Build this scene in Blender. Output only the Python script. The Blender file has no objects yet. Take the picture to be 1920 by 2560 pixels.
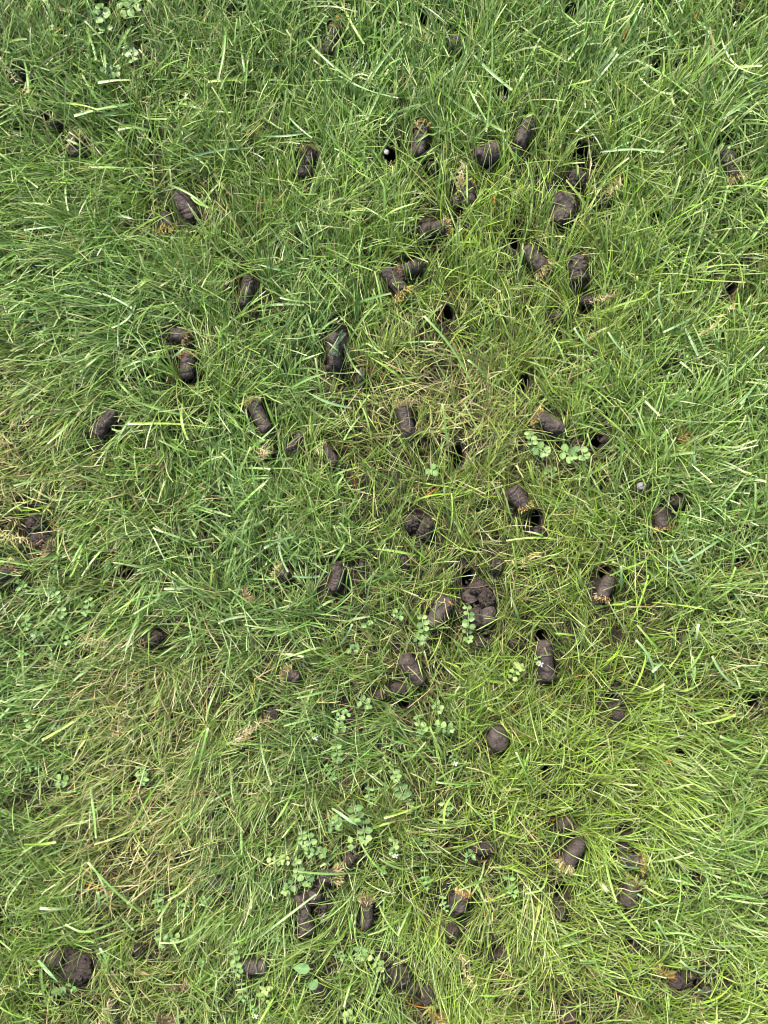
import bpy, bmesh, math, random
import numpy as np
from mathutils import Vector, noise as mn

# ------------------------------------------------------------------ camera, sky, sun, exposure
SC = bpy.context.scene
H = 1.10                      # phone held about 1.1 m over the lawn, looking straight down
cam_d = bpy.data.cameras.new('camera'); cam = bpy.data.objects.new('camera', cam_d)
SC.collection.objects.link(cam); SC.camera = cam
cam.location = (0, 0, H); cam.rotation_euler = (0, 0, 0)
cam_d.sensor_fit = 'VERTICAL'; cam_d.sensor_height = 36.0
cam_d.lens = 36.0 * (H - 0.02) / 1.28
cam_d.clip_start = 0.02; cam_d.clip_end = 100
SUN_EL, SUN_AZ = math.radians(47), math.radians(-28)      # azimuth from +Y, towards -X
w = bpy.data.worlds.new('World'); SC.world = w; w.use_nodes = True
nt = w.node_tree; bg = nt.nodes['Background']
sky = nt.nodes.new('ShaderNodeTexSky'); sky.sky_type = 'NISHITA'; sky.sun_disc = False
sky.sun_elevation = SUN_EL; sky.sun_rotation = SUN_AZ; sky.dust_density = 3.0; sky.ozone_density = 0.6
nt.links.new(sky.outputs['Color'], bg.inputs['Color']); bg.inputs['Strength'].default_value = 0.10
sd = bpy.data.lights.new('sun', 'SUN'); sd.energy = 3.0; sd.angle = math.radians(10); sd.color = (1.0, 0.95, 0.86)
so = bpy.data.objects.new('sun', sd); SC.collection.objects.link(so)
sdir = Vector((math.sin(SUN_AZ) * math.cos(SUN_EL), math.cos(SUN_AZ) * math.cos(SUN_EL), math.sin(SUN_EL)))
so.rotation_euler = sdir.to_track_quat('Z', 'Y').to_euler()
SC.view_settings.view_transform = 'Standard'; SC.view_settings.look = 'None'
SC.view_settings.exposure = 1.55; SC.view_settings.gamma = 1
SC.render.engine = 'CYCLES'
SC.cycles.max_bounces = 4; SC.cycles.diffuse_bounces = 2; SC.cycles.transmission_bounces = 2; SC.cycles.glossy_bounces = 1
SC.cycles.pixel_filter_type = 'BLACKMAN_HARRIS'; SC.cycles.filter_width = 1.05

RNG = np.random.default_rng(11); random.seed(5)
PXM = 2000.0                  # photo pixels per metre on the plane 2 cm above the soil

def W(px, py, z=0.02):
    s = (H - z) / (H - 0.02)
    return Vector(((px - 960) / PXM * s, (1280 - py) / PXM * s, z))

def to_px(x, y, z):
    s = (H - z) / (H - 0.02)
    return 960 + x * PXM / s, 1280 - y * PXM / s

# ------------------------------------------------------------------ helpers
def link(name, mesh, parent=None):
    o = bpy.data.objects.new(name, mesh); SC.collection.objects.link(o)
    if parent is not None: o.parent = parent
    return o

def tag(o, label=None, cat=None, group=None, kind=None):
    if label: o['label'] = label
    if cat: o['category'] = cat
    if group: o['group'] = group
    if kind: o['kind'] = kind
    return o

def quads(name, V, F, mat, C=None, smooth=True):
    me = bpy.data.meshes.new(name)
    V = np.ascontiguousarray(V, dtype=np.float32); F = np.ascontiguousarray(F, dtype=np.int32)
    me.vertices.add(len(V)); me.vertices.foreach_set('co', V.ravel())
    me.loops.add(F.size); me.loops.foreach_set('vertex_index', F.ravel())
    me.polygons.add(len(F))
    me.polygons.foreach_set('loop_start', np.arange(0, F.size, 4, dtype=np.int32))
    me.polygons.foreach_set('use_smooth', np.full(len(F), smooth))
    if C is not None:
        a = me.color_attributes.new('tint', 'FLOAT_COLOR', 'POINT')
        C4 = np.ones((len(V), 4), dtype=np.float32); C4[:, :3] = C
        a.data.foreach_set('color', C4.ravel())
    me.update(calc_edges=True); me.validate(); me.materials.append(mat)
    return me

def vnoise(x, y, scale, seed):
    """smooth value noise in -1..1 ; x,y in metres, scale in metres"""
    g = np.random.default_rng(seed).random((128, 128)) * 2 - 1
    u = np.asarray(x) / scale + 1000.3; v = np.asarray(y) / scale + 1000.7
    iu = np.floor(u).astype(int); iv = np.floor(v).astype(int); fu = u - iu; fv = v - iv
    fu = fu * fu * (3 - 2 * fu); fv = fv * fv * (3 - 2 * fv)
    a = g[iu % 128, iv % 128]; b = g[(iu + 1) % 128, iv % 128]; c = g[iu % 128, (iv + 1) % 128]; d = g[(iu + 1) % 128, (iv + 1) % 128]
    return (a * (1 - fu) + b * fu) * (1 - fv) + (c * (1 - fu) + d * fu) * fv

# ------------------------------------------------------------------ materials
def mat_soil(name, c0, c1, scale=1.0, rough=0.75, bump=0.5):
    m = bpy.data.materials.new(name); m.use_nodes = True; t = m.node_tree; N = t.nodes; L = t.links
    p = N['Principled BSDF']; p.inputs['Roughness'].default_value = rough; p.inputs['Specular IOR Level'].default_value = 0.35
    co = N.new('ShaderNodeTexCoord'); g = N.new('ShaderNodeNewGeometry')
    n1 = N.new('ShaderNodeTexNoise'); n1.inputs['Scale'].default_value = 130 * scale; n1.inputs['Detail'].default_value = 8
    n2 = N.new('ShaderNodeTexNoise'); n2.inputs['Scale'].default_value = 900 * scale; n2.inputs['Detail'].default_value = 6
    v = N.new('ShaderNodeTexVoronoi'); v.feature = 'DISTANCE_TO_EDGE'; v.inputs['Scale'].default_value = 150 * scale
    for q in (n1, n2, v): L.new(g.outputs['Position'], q.inputs['Vector'])
    r = N.new('ShaderNodeValToRGB'); e = r.color_ramp.elements
    e[0].position = 0.32; e[0].color = (*c0, 1); e[1].position = 0.68; e[1].color = (*c1, 1)
    mx = N.new('ShaderNodeMath'); mx.operation = 'ADD'; mx.use_clamp = True
    m1 = N.new('ShaderNodeMath'); m1.operation = 'MULTIPLY'; m1.inputs[1].default_value = 0.62
    m2 = N.new('ShaderNodeMath'); m2.operation = 'MULTIPLY'; m2.inputs[1].default_value = 0.38
    L.new(n1.outputs['Fac'], m1.inputs[0]); L.new(n2.outputs['Fac'], m2.inputs[0])
    L.new(m1.outputs[0], mx.inputs[0]); L.new(m2.outputs[0], mx.inputs[1]); L.new(mx.outputs[0], r.inputs['Fac'])
    L.new(r.outputs['Color'], p.inputs['Base Color'])
    b = N.new('ShaderNodeBump'); b.inputs['Strength'].default_value = bump; b.inputs['Distance'].default_value = 0.0012
    b2 = N.new('ShaderNodeBump'); b2.inputs['Strength'].default_value = bump * 0.7; b2.inputs['Distance'].default_value = 0.0010
    mr = N.new('ShaderNodeMapRange'); mr.inputs['From Max'].default_value = 0.10
    L.new(v.outputs['Distance'], mr.inputs['Value'])
    L.new(n2.outputs['Fac'], b.inputs['Height']); L.new(mr.outputs['Result'], b2.inputs['Height'])
    L.new(b.outputs['Normal'], b2.inputs['Normal']); L.new(b2.outputs['Normal'], p.inputs['Normal'])
    return m

def mat_leafy(name, trans=0.3, rough=0.42, spec=0.5, mottle=0.18, nscale=500, tint=None, coat=0.0):
    m = bpy.data.materials.new(name); m.use_nodes = True; t = m.node_tree; N = t.nodes; L = t.links
    p = N['Principled BSDF']; p.inputs['Roughness'].default_value = rough; p.inputs['Specular IOR Level'].default_value = spec
    if tint is None:
        a = N.new('ShaderNodeAttribute'); a.attribute_name = 'tint'; src = a.outputs['Color']
    else:
        a = N.new('ShaderNodeRGB'); a.outputs[0].default_value = (*tint, 1); src = a.outputs[0]
    g = N.new('ShaderNodeNewGeometry'); n = N.new('ShaderNodeTexNoise'); n.inputs['Scale'].default_value = nscale; n.inputs['Detail'].default_value = 3
    L.new(g.outputs['Position'], n.inputs['Vector'])
    mr = N.new('ShaderNodeMapRange'); mr.inputs['From Min'].default_value = 0.3; mr.inputs['From Max'].default_value = 0.7
    mr.inputs['To Min'].default_value = 1 - mottle; mr.inputs['To Max'].default_value = 1 + mottle
    L.new(n.outputs['Fac'], mr.inputs['Value'])
    mul = N.new('ShaderNodeVectorMath'); mul.operation = 'SCALE'; L.new(src, mul.inputs[0]); L.new(mr.outputs['Result'], mul.inputs['Scale'])
    L.new(mul.outputs[0], p.inputs['Base Color'])
    tr = N.new('ShaderNodeBsdfTranslucent'); L.new(mul.outputs[0], tr.inputs['Color'])
    mix = N.new('ShaderNodeMixShader'); mix.inputs['Fac'].default_value = trans
    L.new(p.outputs[0], mix.inputs[1]); L.new(tr.outputs[0], mix.inputs[2]); L.new(mix.outputs[0], N['Material Output'].inputs['Surface'])
    return m

M_GROUND = mat_soil('topsoil', (0.012, 0.009, 0.006), (0.040, 0.030, 0.022), 1.0, 0.9, 0.9)
M_CORE = mat_soil('clay_core', (0.020, 0.015, 0.012), (0.084, 0.063, 0.052), 1.0, 0.62, 0.75)
M_CLOD = mat_soil('crumbly_clay', (0.015, 0.011, 0.008), (0.070, 0.051, 0.041), 1.3, 0.72, 1.0)
M_HOLE = mat_soil('hole_wall_soil', (0.020, 0.014, 0.010), (0.062, 0.045, 0.035), 1.0, 0.8, 0.9)
M_GRASS = mat_leafy('grass_blade', 0.27, 0.42, 0.55)
M_COARSE = mat_leafy('coarse_grass_blade', 0.22, 0.40, 0.55, 0.14, 260)
M_DEAD = mat_leafy('dead_grass', 0.15, 0.7, 0.25)
M_LEAF = mat_leafy('weed_leaf', 0.22, 0.45, 0.45, 0.12, 330)
M_PETAL = mat_leafy('white_petal', 0.3, 0.6, 0.2, 0.04, 300, (0.75, 0.75, 0.78))
def mat_strip():
    m = mat_leafy('wet_green_film', 0.25, 0.5, 0.4, 0.55, 420, (0.075, 0.135, 0.075))
    N = m.node_tree.nodes; L = m.node_tree.links; out = N['Material Output']; old = out.inputs['Surface'].links[0].from_socket
    tr = N.new('ShaderNodeBsdfTransparent'); mx = N.new('ShaderNodeMixShader')
    g = N.new('ShaderNodeNewGeometry'); n = N.new('ShaderNodeTexNoise'); n.inputs['Scale'].default_value = 260; n.inputs['Detail'].default_value = 6
    L.new(g.outputs['Position'], n.inputs['Vector'])
    mr = N.new('ShaderNodeMapRange'); mr.inputs['From Min'].default_value = 0.42; mr.inputs['From Max'].default_value = 0.62
    mr.inputs['To Min'].default_value = 0.05; mr.inputs['To Max'].default_value = 0.60
    L.new(n.outputs['Fac'], mr.inputs['Value']); L.new(mr.outputs['Result'], mx.inputs['Fac'])
    L.new(old, mx.inputs[1]); L.new(tr.outputs[0], mx.inputs[2]); L.new(mx.outputs[0], out.inputs['Surface'])
    return m
M_STRIP = mat_strip()
M_PEB = mat_soil('pebble_stone', (0.14, 0.14, 0.14), (0.26, 0.25, 0.24), 0.6, 0.6, 0.3)
M_PEBW = mat_soil('pale_stone', (0.50, 0.47, 0.42), (0.68, 0.64, 0.58), 0.6, 0.6, 0.3)

# ------------------------------------------------------------------ what lies on the lawn (photo pixels)
# soil plugs: px, py, length, width, direction of the thatch end (deg, ccw), cap kind, share of grass kept over it, label
PLUGS = [
 (191,366, 60,38,  98,'green',.15,'upright-lying short plug with green grassy top, just below a crumbly lump at upper left'),
 (462,516, 76,46, -62,'none', .10,'smooth dark plug leaning right above a mossy thatch clump, upper left of the lawn'),
 (417,556, 44,38, -80,'moss', .25,'short plug end with yellow-green moss, touching the lower left of a leaning dark plug'),
 (612,322, 62,28,  95,'none', .50,'narrow plug mostly hidden behind grass blades, left of the top centre'),
 (829,100, 78,36,  68,'tan',  .30,'slanted plug under long blades, orange dry bit above its tip, near the top edge'),
 (1051,346,94,38,  82,'gold', .06,'tall upright plug with bright golden thatch on its top, upper centre'),
 (769,404, 82,42,  75,'tan',  .12,'plug with straw pressed on its face and a twig stub at its right'),
 (1219,386,58,54,   20,'none',.04,'squat five-sided plug with two pale clippings on it'),
 (1168,484,66,40, 100,'gold', .12,'upright plug with straw-covered top, standing over a fibrous lump on its left'),
 (1089,571,78,42,  13,'gold', .06,'horizontal cracked plug with golden thatch at its right end and a ragged left end'),
 (1313,328,82,36,  63,'none', .18,'long plug leaning right with a pale seed on it, beside long bright blades'),
 (1826,412,84,38, -68,'straw',.10,'plug running down from a dark hole to a pale straw tuft, at the right edge'),
 (617,728, 78,34,  80,'none', .12,'plug broken in two rounded pieces, left of centre in the upper half'),
 (449,841, 44,40, -10,'tan',  .10,'small squat pale plug with straw at its right, above a rounder orange-topped plug'),
 (469,914, 66,42,  88,'orange',.05,'oval plug with an orange mossy rim on top and dark shade below'),
 (262,1057,76,38,  52,'none', .08,'split plug with a deep lengthwise crack and a little sprig on it, at the left'),
 (987,706, 84,40, -50,'moss', .05,'smooth plug with gold moss at its lower right end, left of a fuzzy dark plug'),
 (1026,671,72,38, 205,'brown',.15,'fuzzy dark plug lying above right of a smooth moss-ended plug'),
 (836,876, 84,38,  95,'none', .06,'dark plug lying under a translucent green strip'),
 (648,1037,92,38, 116,'straw',.05,'long smooth pointed plug with pale straw at its upper end'),
 (736,1107,52,26,  50,'none', .10,'small slim plug tilted right, right of a long smooth pointed plug'),
 (818,1139,66,36, 130,'tan',  .22,'grey plug with one pale clipping lying across it'),
 (1014,1048,92,40,100,'straw',.06,'cracked upright plug with straw top, left of the bleached straw patch'),
 (1338,650,82,42, -42,'straw',.05,'dark plug below a black hole, ending in a pale straw tuft at its lower right'),
 (1446,672,64,42,  95,'none', .10,'blocky upright plug above a narrower crumbling piece, upper right'),
 (1372,1057,86,42, 152,'gold',.02,'deeply cracked plug slanting down to the right with orange moss at its left end'),
 (1298,1248,66,40, -55,'gold',.05,'smooth bullet-shaped plug with gold thatch at its lower end, left of a narrow hole'),
 (1652,1298,58,36, -80,'orange',.12,'pale plug with orange thatch and a long straw lying at its foot, right side'),
 (12,1432, 60,36,  33,'straw',.12,'plug cut by the left picture edge with a pale straw tuft at its upper right'),
 (841,1442,72,34,  80,'none', .05,'curved banana-shaped plug with a white fleck on its side'),
 (1099,1531,86,48, 60,'none', .12,'wide smooth plug left of the big broken clay heap, orange leaf tip beside it'),
 (1513,1473,66,38,-112,'orange',.05,'pale smooth plug below a black hole with orange straw at its lower left'),
 (1365,1652,104,42,-80,'none', .04,'long dark plug broken across, running down from a hole'),
 (1030,1673,84,44,-55,'none', .12,'smooth plug lying above two small dark lumps, lower centre'),
 (731,1689,40,34, 160,'straw',.10,'small square plug with straw on its left corner'),
 (707,1434,34,30, 150,'straw',.25,'small dark plug end behind pale straw, left of a banana-shaped plug'),
 (633,2417,76,38,   0,'none', .10,'smooth horizontal plug with round leaves at its left end, lower left'),
 (758,2266,60,40, 100,'none', .14,'upper half of a plug snapped in two, lower left of centre'),
 (764,2310,52,42, -75,'none', .08,'square lower half of a plug snapped in two, lower left of centre'),
 (916,2281,76,36,  88,'straw',.06,'upright plug topped with crossed straws and one pale seed'),
 (824,2190,50,38,   10,'straw',.12,'dark plug with reddish straw fanning from its right side'),
 (1153,2252,50,36, 75,'goldface',.06,'golden thatch end of a plug seated in a dark pocket of soil'),
 (1432,2134,84,40,-122,'straw',.04,'ridged plug slanting down left into a long pale straw tail, lower right'),
 (1579,2152,62,36, -10,'moss',.12,'horizontal brown plug with a mossy yellow tuft on it, lower right'),
 (1576,2232,66,42,  70,'green',.15,'grey plug with small yellow-green sprouts above its top, lower right'),
 (552,2215,64,42, -20,'none', .45,'dark plug half buried under matted grey-green grass, lower left'),
 (282,2530,64,32, 105,'none', .50,'narrow plug mostly buried in grass at the bottom edge'),
]
# clods: px, py, length, width, angle, rough 0..1, straw 0..1, kept grass, label
CLODS = [
 (38,186, 52,54,  0,.9,.5,.12,'reddish crumbly lump with dry grass at the upper left edge'),
 (143,303,38,48, 10,.7,.2,.22,'crumbly round lump in shade above a green-topped plug'),
 (590,14, 60,30,  0,.9,.3,.40,'reddish soil lump cut by the top edge, left half'),
 (884,146,18,24,  0,.4,0,.25,'tiny dark crumb below right of the plug under long blades'),
 (1140,114,48,54,-20,.3,0,.20,'rounded pale lump crossed by one bright blade, near the top edge'),
 (1138,506,26,38, 20,.9,.3,.15,'fibrous lump touching the left side of a straw-topped plug'),
 (1065,556,34,20, 10,.9,.1,.12,'ragged crumb at the upper left end of the horizontal cracked plug'),
 (920,622,22,36,  10,.6,.1,.25,'small upright crumb left of centre, far above the moss-ended plug'),
 (1444,446,42,48,  0,.7,.1,.15,'lump with a folded green leaf, right below the largest open hole'),
 (1845,28,46,54,  30,.8,.1,.25,'reddish brown lump at the top right corner'),
 (1288,112,22,30,  0,.5,0,.40,'dark lump half hidden by long upright blades near the top'),
 (1083,420,36,34,  0,.8,0,.25,'black crumbs in the pocket below the golden-topped upright plug'),
 (588,770,16,20,  0,.9,0,.25,'small crumb left of the foot of the plug broken in two rounded pieces'),
 (633,790,22,24,  0,.8,0,.30,'small crumb below right of the plug broken in two rounded pieces'),
 (235,1118,20,18, 0,.9,0,.15,'tiny loose crumb below the split plug at the left'),
 (902,937,22,38, -15,.15,0,.05,'small smooth pointed lump with a pale clipping across it'),
 (836,918,42,26,   5,.7,.1,.12,'dark fragment just below the green strip'),
 (669,1124,46,50, 30,.9,.2,.35,'dark broken soil under grass, below the long smooth pointed plug'),
 (821,1272,34,34, 0,.8,0,.35,'dark lump under grass left of the rooty double lump in mid photo'),
 (1335,625,30,26,-30,.8,.1,.10,'crumbly piece at the top of the straw-ended plug below a hole'),
 (1447,712,26,44, 95,.8,.1,.12,'narrow crumbling piece below the blocky upright plug'),
 (1465,752,32,24, 10,.8,.3,.12,'fibrous lump at the upper rim of a small hole, upper right'),
 (1691,898,34,26, 20,.8,.2,.25,'brown lump with fine roots in a gap between blades, right side'),
 (1660,912,20,18, 0,.5,0,.20,'small dark crumb left of the brown rooty lump, right side'),
 (1620,838,18,26, 10,.5,0,.25,'small grey crumb with a pale curled tip, right side'),
 (1511,1100,26,18, 20,.7,0,.20,'small crumb on the right rim of the hole beside the round-leaved weeds'),
 (1693,1253,46,34, 10,.6,0,.15,'reddish oval lump above right of a pale orange-footed plug'),
 (88,1310,54,46, 20,1.,.3,.06,'dark rooty lump, upper one of a pair at the left edge'),
 (104,1349,56,42,-20,1.,.7,.06,'dark rooty lump with pale straw, lower one of a pair at the left edge'),
 (378,1596,66,44,  8,.6,.4,.12,'broad lump with straw scattered on its right side, lower left'),
 (339,1716,36,34,  0,.6,.2,.28,'small lump under bent dry blades, lower left'),
 (443,1546,14,16,  0,.3,0,.15,'tiny dark crumb in dark green grass left of centre'),
 (1028,1306,42,42, 30,.9,.1,.05,'left lump of a rooty double lump in mid photo'),
 (1062,1320,38,56,-15,.8,.1,.05,'right lump of a rooty double lump in mid photo'),
 (904,1411,14,26,  0,.3,0,.25,'slim dark crumb between two grass stems, right of the banana-shaped plug'),
 (1012,1407,20,46, 10,.4,0,.12,'upright slim dark lump below the rooty double lump'),
 (1242,1416,32,36,  0,.9,.4,.08,'round lump dotted with pale seeds, upper right of the big broken clay heap'),
 (1196,1470,46,34, 20,.7,0,.04,'topmost knob of the big broken clay heap'),
 (1177,1492,44,38,  0,.15,0,.02,'smooth smeared clay piece at the mouth of the hole in the big heap'),
 (1216,1496,40,56, 10,.9,0,.03,'rough right shoulder of the big broken clay heap'),
 (1220,1540,40,58,-15,.25,0,.03,'smooth curved slab at the lower right of the big broken clay heap'),
 (1192,1550,44,62, 10,.8,0,.03,'blunt central block at the bottom of the big broken clay heap'),
 (1168,1540,24,22,  0,.4,0,.06,'small knob at the lower left of the big broken clay heap'),
 (1204,1606,32,30,-20,.5,0,.20,'dark sunken crumb below the big broken clay heap'),
 (1286,1608,26,22, 10,.5,0,.10,'small crumb left of the long plug broken across'),
 (999,1723,48,30,-20,.7,.1,.12,'flat dark lump under the smooth lower-centre plug'),
 (952,1737,34,28,  0,.5,.1,.12,'rounded lump, left neighbour of a flat dark lump in the lower centre'),
 (682,1785,34,32, 30,.9,.9,.20,'brown tangled lump of roots and dry blades, lower left of centre'),
 (736,1781,14,14,  0,.4,0,.20,'tiny crumb right of the brown tangled root lump'),
 (1244,1847,56,68, 5,.08,0,.02,'large smooth egg-shaped lump standing alone, lower right of centre'),
 (966,1853,34,40, 0,.7,0,.50,'dark lump sunk beneath crossing blue-green blades'),
 (1546,1789,28,26, 20,.4,0,.08,'small grey lump just below a hole, right side'),
 (1342,1330,18,28, 0,.8,0,.15,'dark crumbs at the lower end of a slit-like hole'),
 (185,2416,104,82,-25,.7,.15,.14,'largest lump of all, a broad flat disc with scattered straw at the lower left'),
 (136,2396,48,40,  0,.3,.2,.30,'shaded left shoulder lump beside the broad flat disc'),
 (345,2380,26,42, -10,.7,.2,.12,'upright crumbly lump in brown grass, right of the broad flat disc'),
 (576,2222,30,30, 0,.8,0,.40,'dark crumb right of the half buried plug, lower left'),
 (787,2240,38,36, 0,.3,0,.08,'wedge-shaped lump right of the plug snapped in two'),
 (810,2268,16,26, 0,.4,0,.15,'small crumb below the wedge-shaped lump'),
 (800,2213,18,22, 0,.5,0,.25,'small crumb under the reddish-straw plug'),
 (873,2148,28,34,-20,.4,0,.12,'dark lump above the reddish-straw plug, among small weeds'),
 (1138,2265,34,54, 0,.9,.1,.15,'black broken soil on the left of the golden thatch end'),
 (1130,2329,32,42, -5,.6,.3,.08,'upright grey lump with a few straws on top, lower centre'),
 (1003,2440,56,56,  0,.8,0,.05,'knobbly dark lump with a round bulge, bottom centre'),
 (972,2436,34,34,  0,.9,0,.20,'dark crumbs on the left of the knobbly dark lump'),
 (1034,2468,32,24,  0,.6,0,.25,'low dark crumb between two lumps at the bottom centre'),
 (1068,2487,32,44, 10,.5,.1,.08,'upright pale grey lump at the bottom centre'),
 (806,2480,36,30, -20,.5,0,.20,'dark lump under thin blades below a broad dock leaf'),
 (1211,2121,60,34, 10,1.,.5,.25,'black fibrous soil behind a four-leaved weed, lower right of centre'),
 (1413,2059,44,36,  0,.4,0,.12,'grey rounded lump above the ridged plug, lower right'),
 (1402,2286,30,36, 10,.8,0,.08,'crumbly lump below a deep hole, lower right'),
 (1556,2117,30,28,-20,.5,0,.10,'small angular grey lump above the mossy horizontal plug'),
 (1693,2456,40,38,-20,.7,.2,.04,'round brown lump sprinkled with fibres, lower right corner area'),
 (1724,2437,36,26, 15,.9,.4,.15,'rough lump touching the upper right of a round brown lump, lower right corner area'),
 (1768,2479,20,30,  0,.3,0,.12,'small dark lump crossed by a grey blade, lower right corner area'),
 (1421,2548,46,46,  0,.4,0,.15,'smooth grey lump cut by the bottom edge'),
 (1373,1986,14,20,  0,.4,0,.15,'tiny grey crumb below a hole in the yellow-green tuft'),
 (1407,520,62,86, -20,.3,0,.25,'flat grey smear of bare clay, left one in the trodden bare patch'),
 (1511,502,46,34,  0,.7,.2,.45,'dark clay under dead stems, right one in the trodden bare patch'),
 (1398,790,46,36, 30,.7,.1,.45,'crumbled soil under thin blades, left of the small hole at upper right'),
]
# holes: px, py, width, height, label
HOLES = [
 (1059,44,24,44,'narrow dark hole at the top edge, above a rounded pale lump'),
 (976,388,30,34,'dark hole with a small white stone on its left rim'),
 (1082,398,26,30,'dark pocket below the golden-topped upright plug'),
 (1257,231,30,34,'black hole among long upright blades, above the squat five-sided plug'),
 (1454,384,44,66,'largest open hole, with brown wall on its right'),
 (1428,26,34,26,'black hole at the top edge, right half'),
 (1637,178,28,40,'black slit between bluish blades at the upper right'),
 (1810,352,36,40,'black hole above the straw-tipped plug at the right edge'),
 (1641,550,28,40,'small black hole under radiating blades, right side'),
 (1290,598,32,48,'black hole at the upper left of the straw-ended dark plug'),
 (1118,786,28,46,'open black hole in yellow-green grass, upper centre'),
 (1467,772,30,26,'small hole below the narrow crumbling piece, upper right'),
 (1311,956,26,46,'black slit below a dark tuft of blades, centre right'),
 (1145,1144,34,60,'deep black hole below the bleached straw patch'),
 (1494,1104,36,30,'dark hole to the right of the round-leaved weeds'),
 (1826,721,28,30,'shaded hole near the right edge, upper half'),
 (1342,1298,28,46,'slit-like hole right of the smooth bullet-shaped plug'),
 (1695,1240,24,20,'hole on the upper rim of the reddish oval lump'),
 (1510,1430,26,36,'black hole at the top of a pale smooth plug, right of centre'),
 (1168,1444,30,52,'black hole at the top of the big broken clay heap'),
 (1355,1592,32,34,'black hole at the head of the long plug broken across'),
 (1527,1750,38,32,'round black hole beneath arching bright blades'),
 (1851,1400,24,28,'small dark hole near the right edge, in mid photo'),
 (1882,1752,30,40,'dark hollow at the right edge in the lower half'),
 (1363,1932,32,36,'dark hole within the yellow-green tuft, lower right'),
 (1704,1886,22,34,'dark slit right of the big bright tuft'),
 (1562,2072,32,34,'black hole above a small angular grey lump'),
 (1402,2228,34,52,'deep black hole above a crumbly lump, lower right'),
 (1735,2192,32,28,'dark hole in green grass near the lower right edge'),
 (1573,2364,30,32,'black hole under arching blue-green blades, lower right'),
 (1743,2472,28,38,'black hole beside a small dark lump, lower right corner area'),
 (1419,2502,26,30,'dark hole just above the lump cut by the bottom edge'),
 (312,1430,44,30,'dark hollow under swept blades at the left'),
 (1242,2379,34,26,'dark hollow in reddish grass, bottom right of centre'),
 (469,948,28,22,'pit added to stand for the shadow under the orange-rimmed oval plug'),  # not a core hole: pit added to darken the plug's shaded underside
 (1010,1762,26,22,'dark gap below the flat dark lump in the lower centre'),
]
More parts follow.
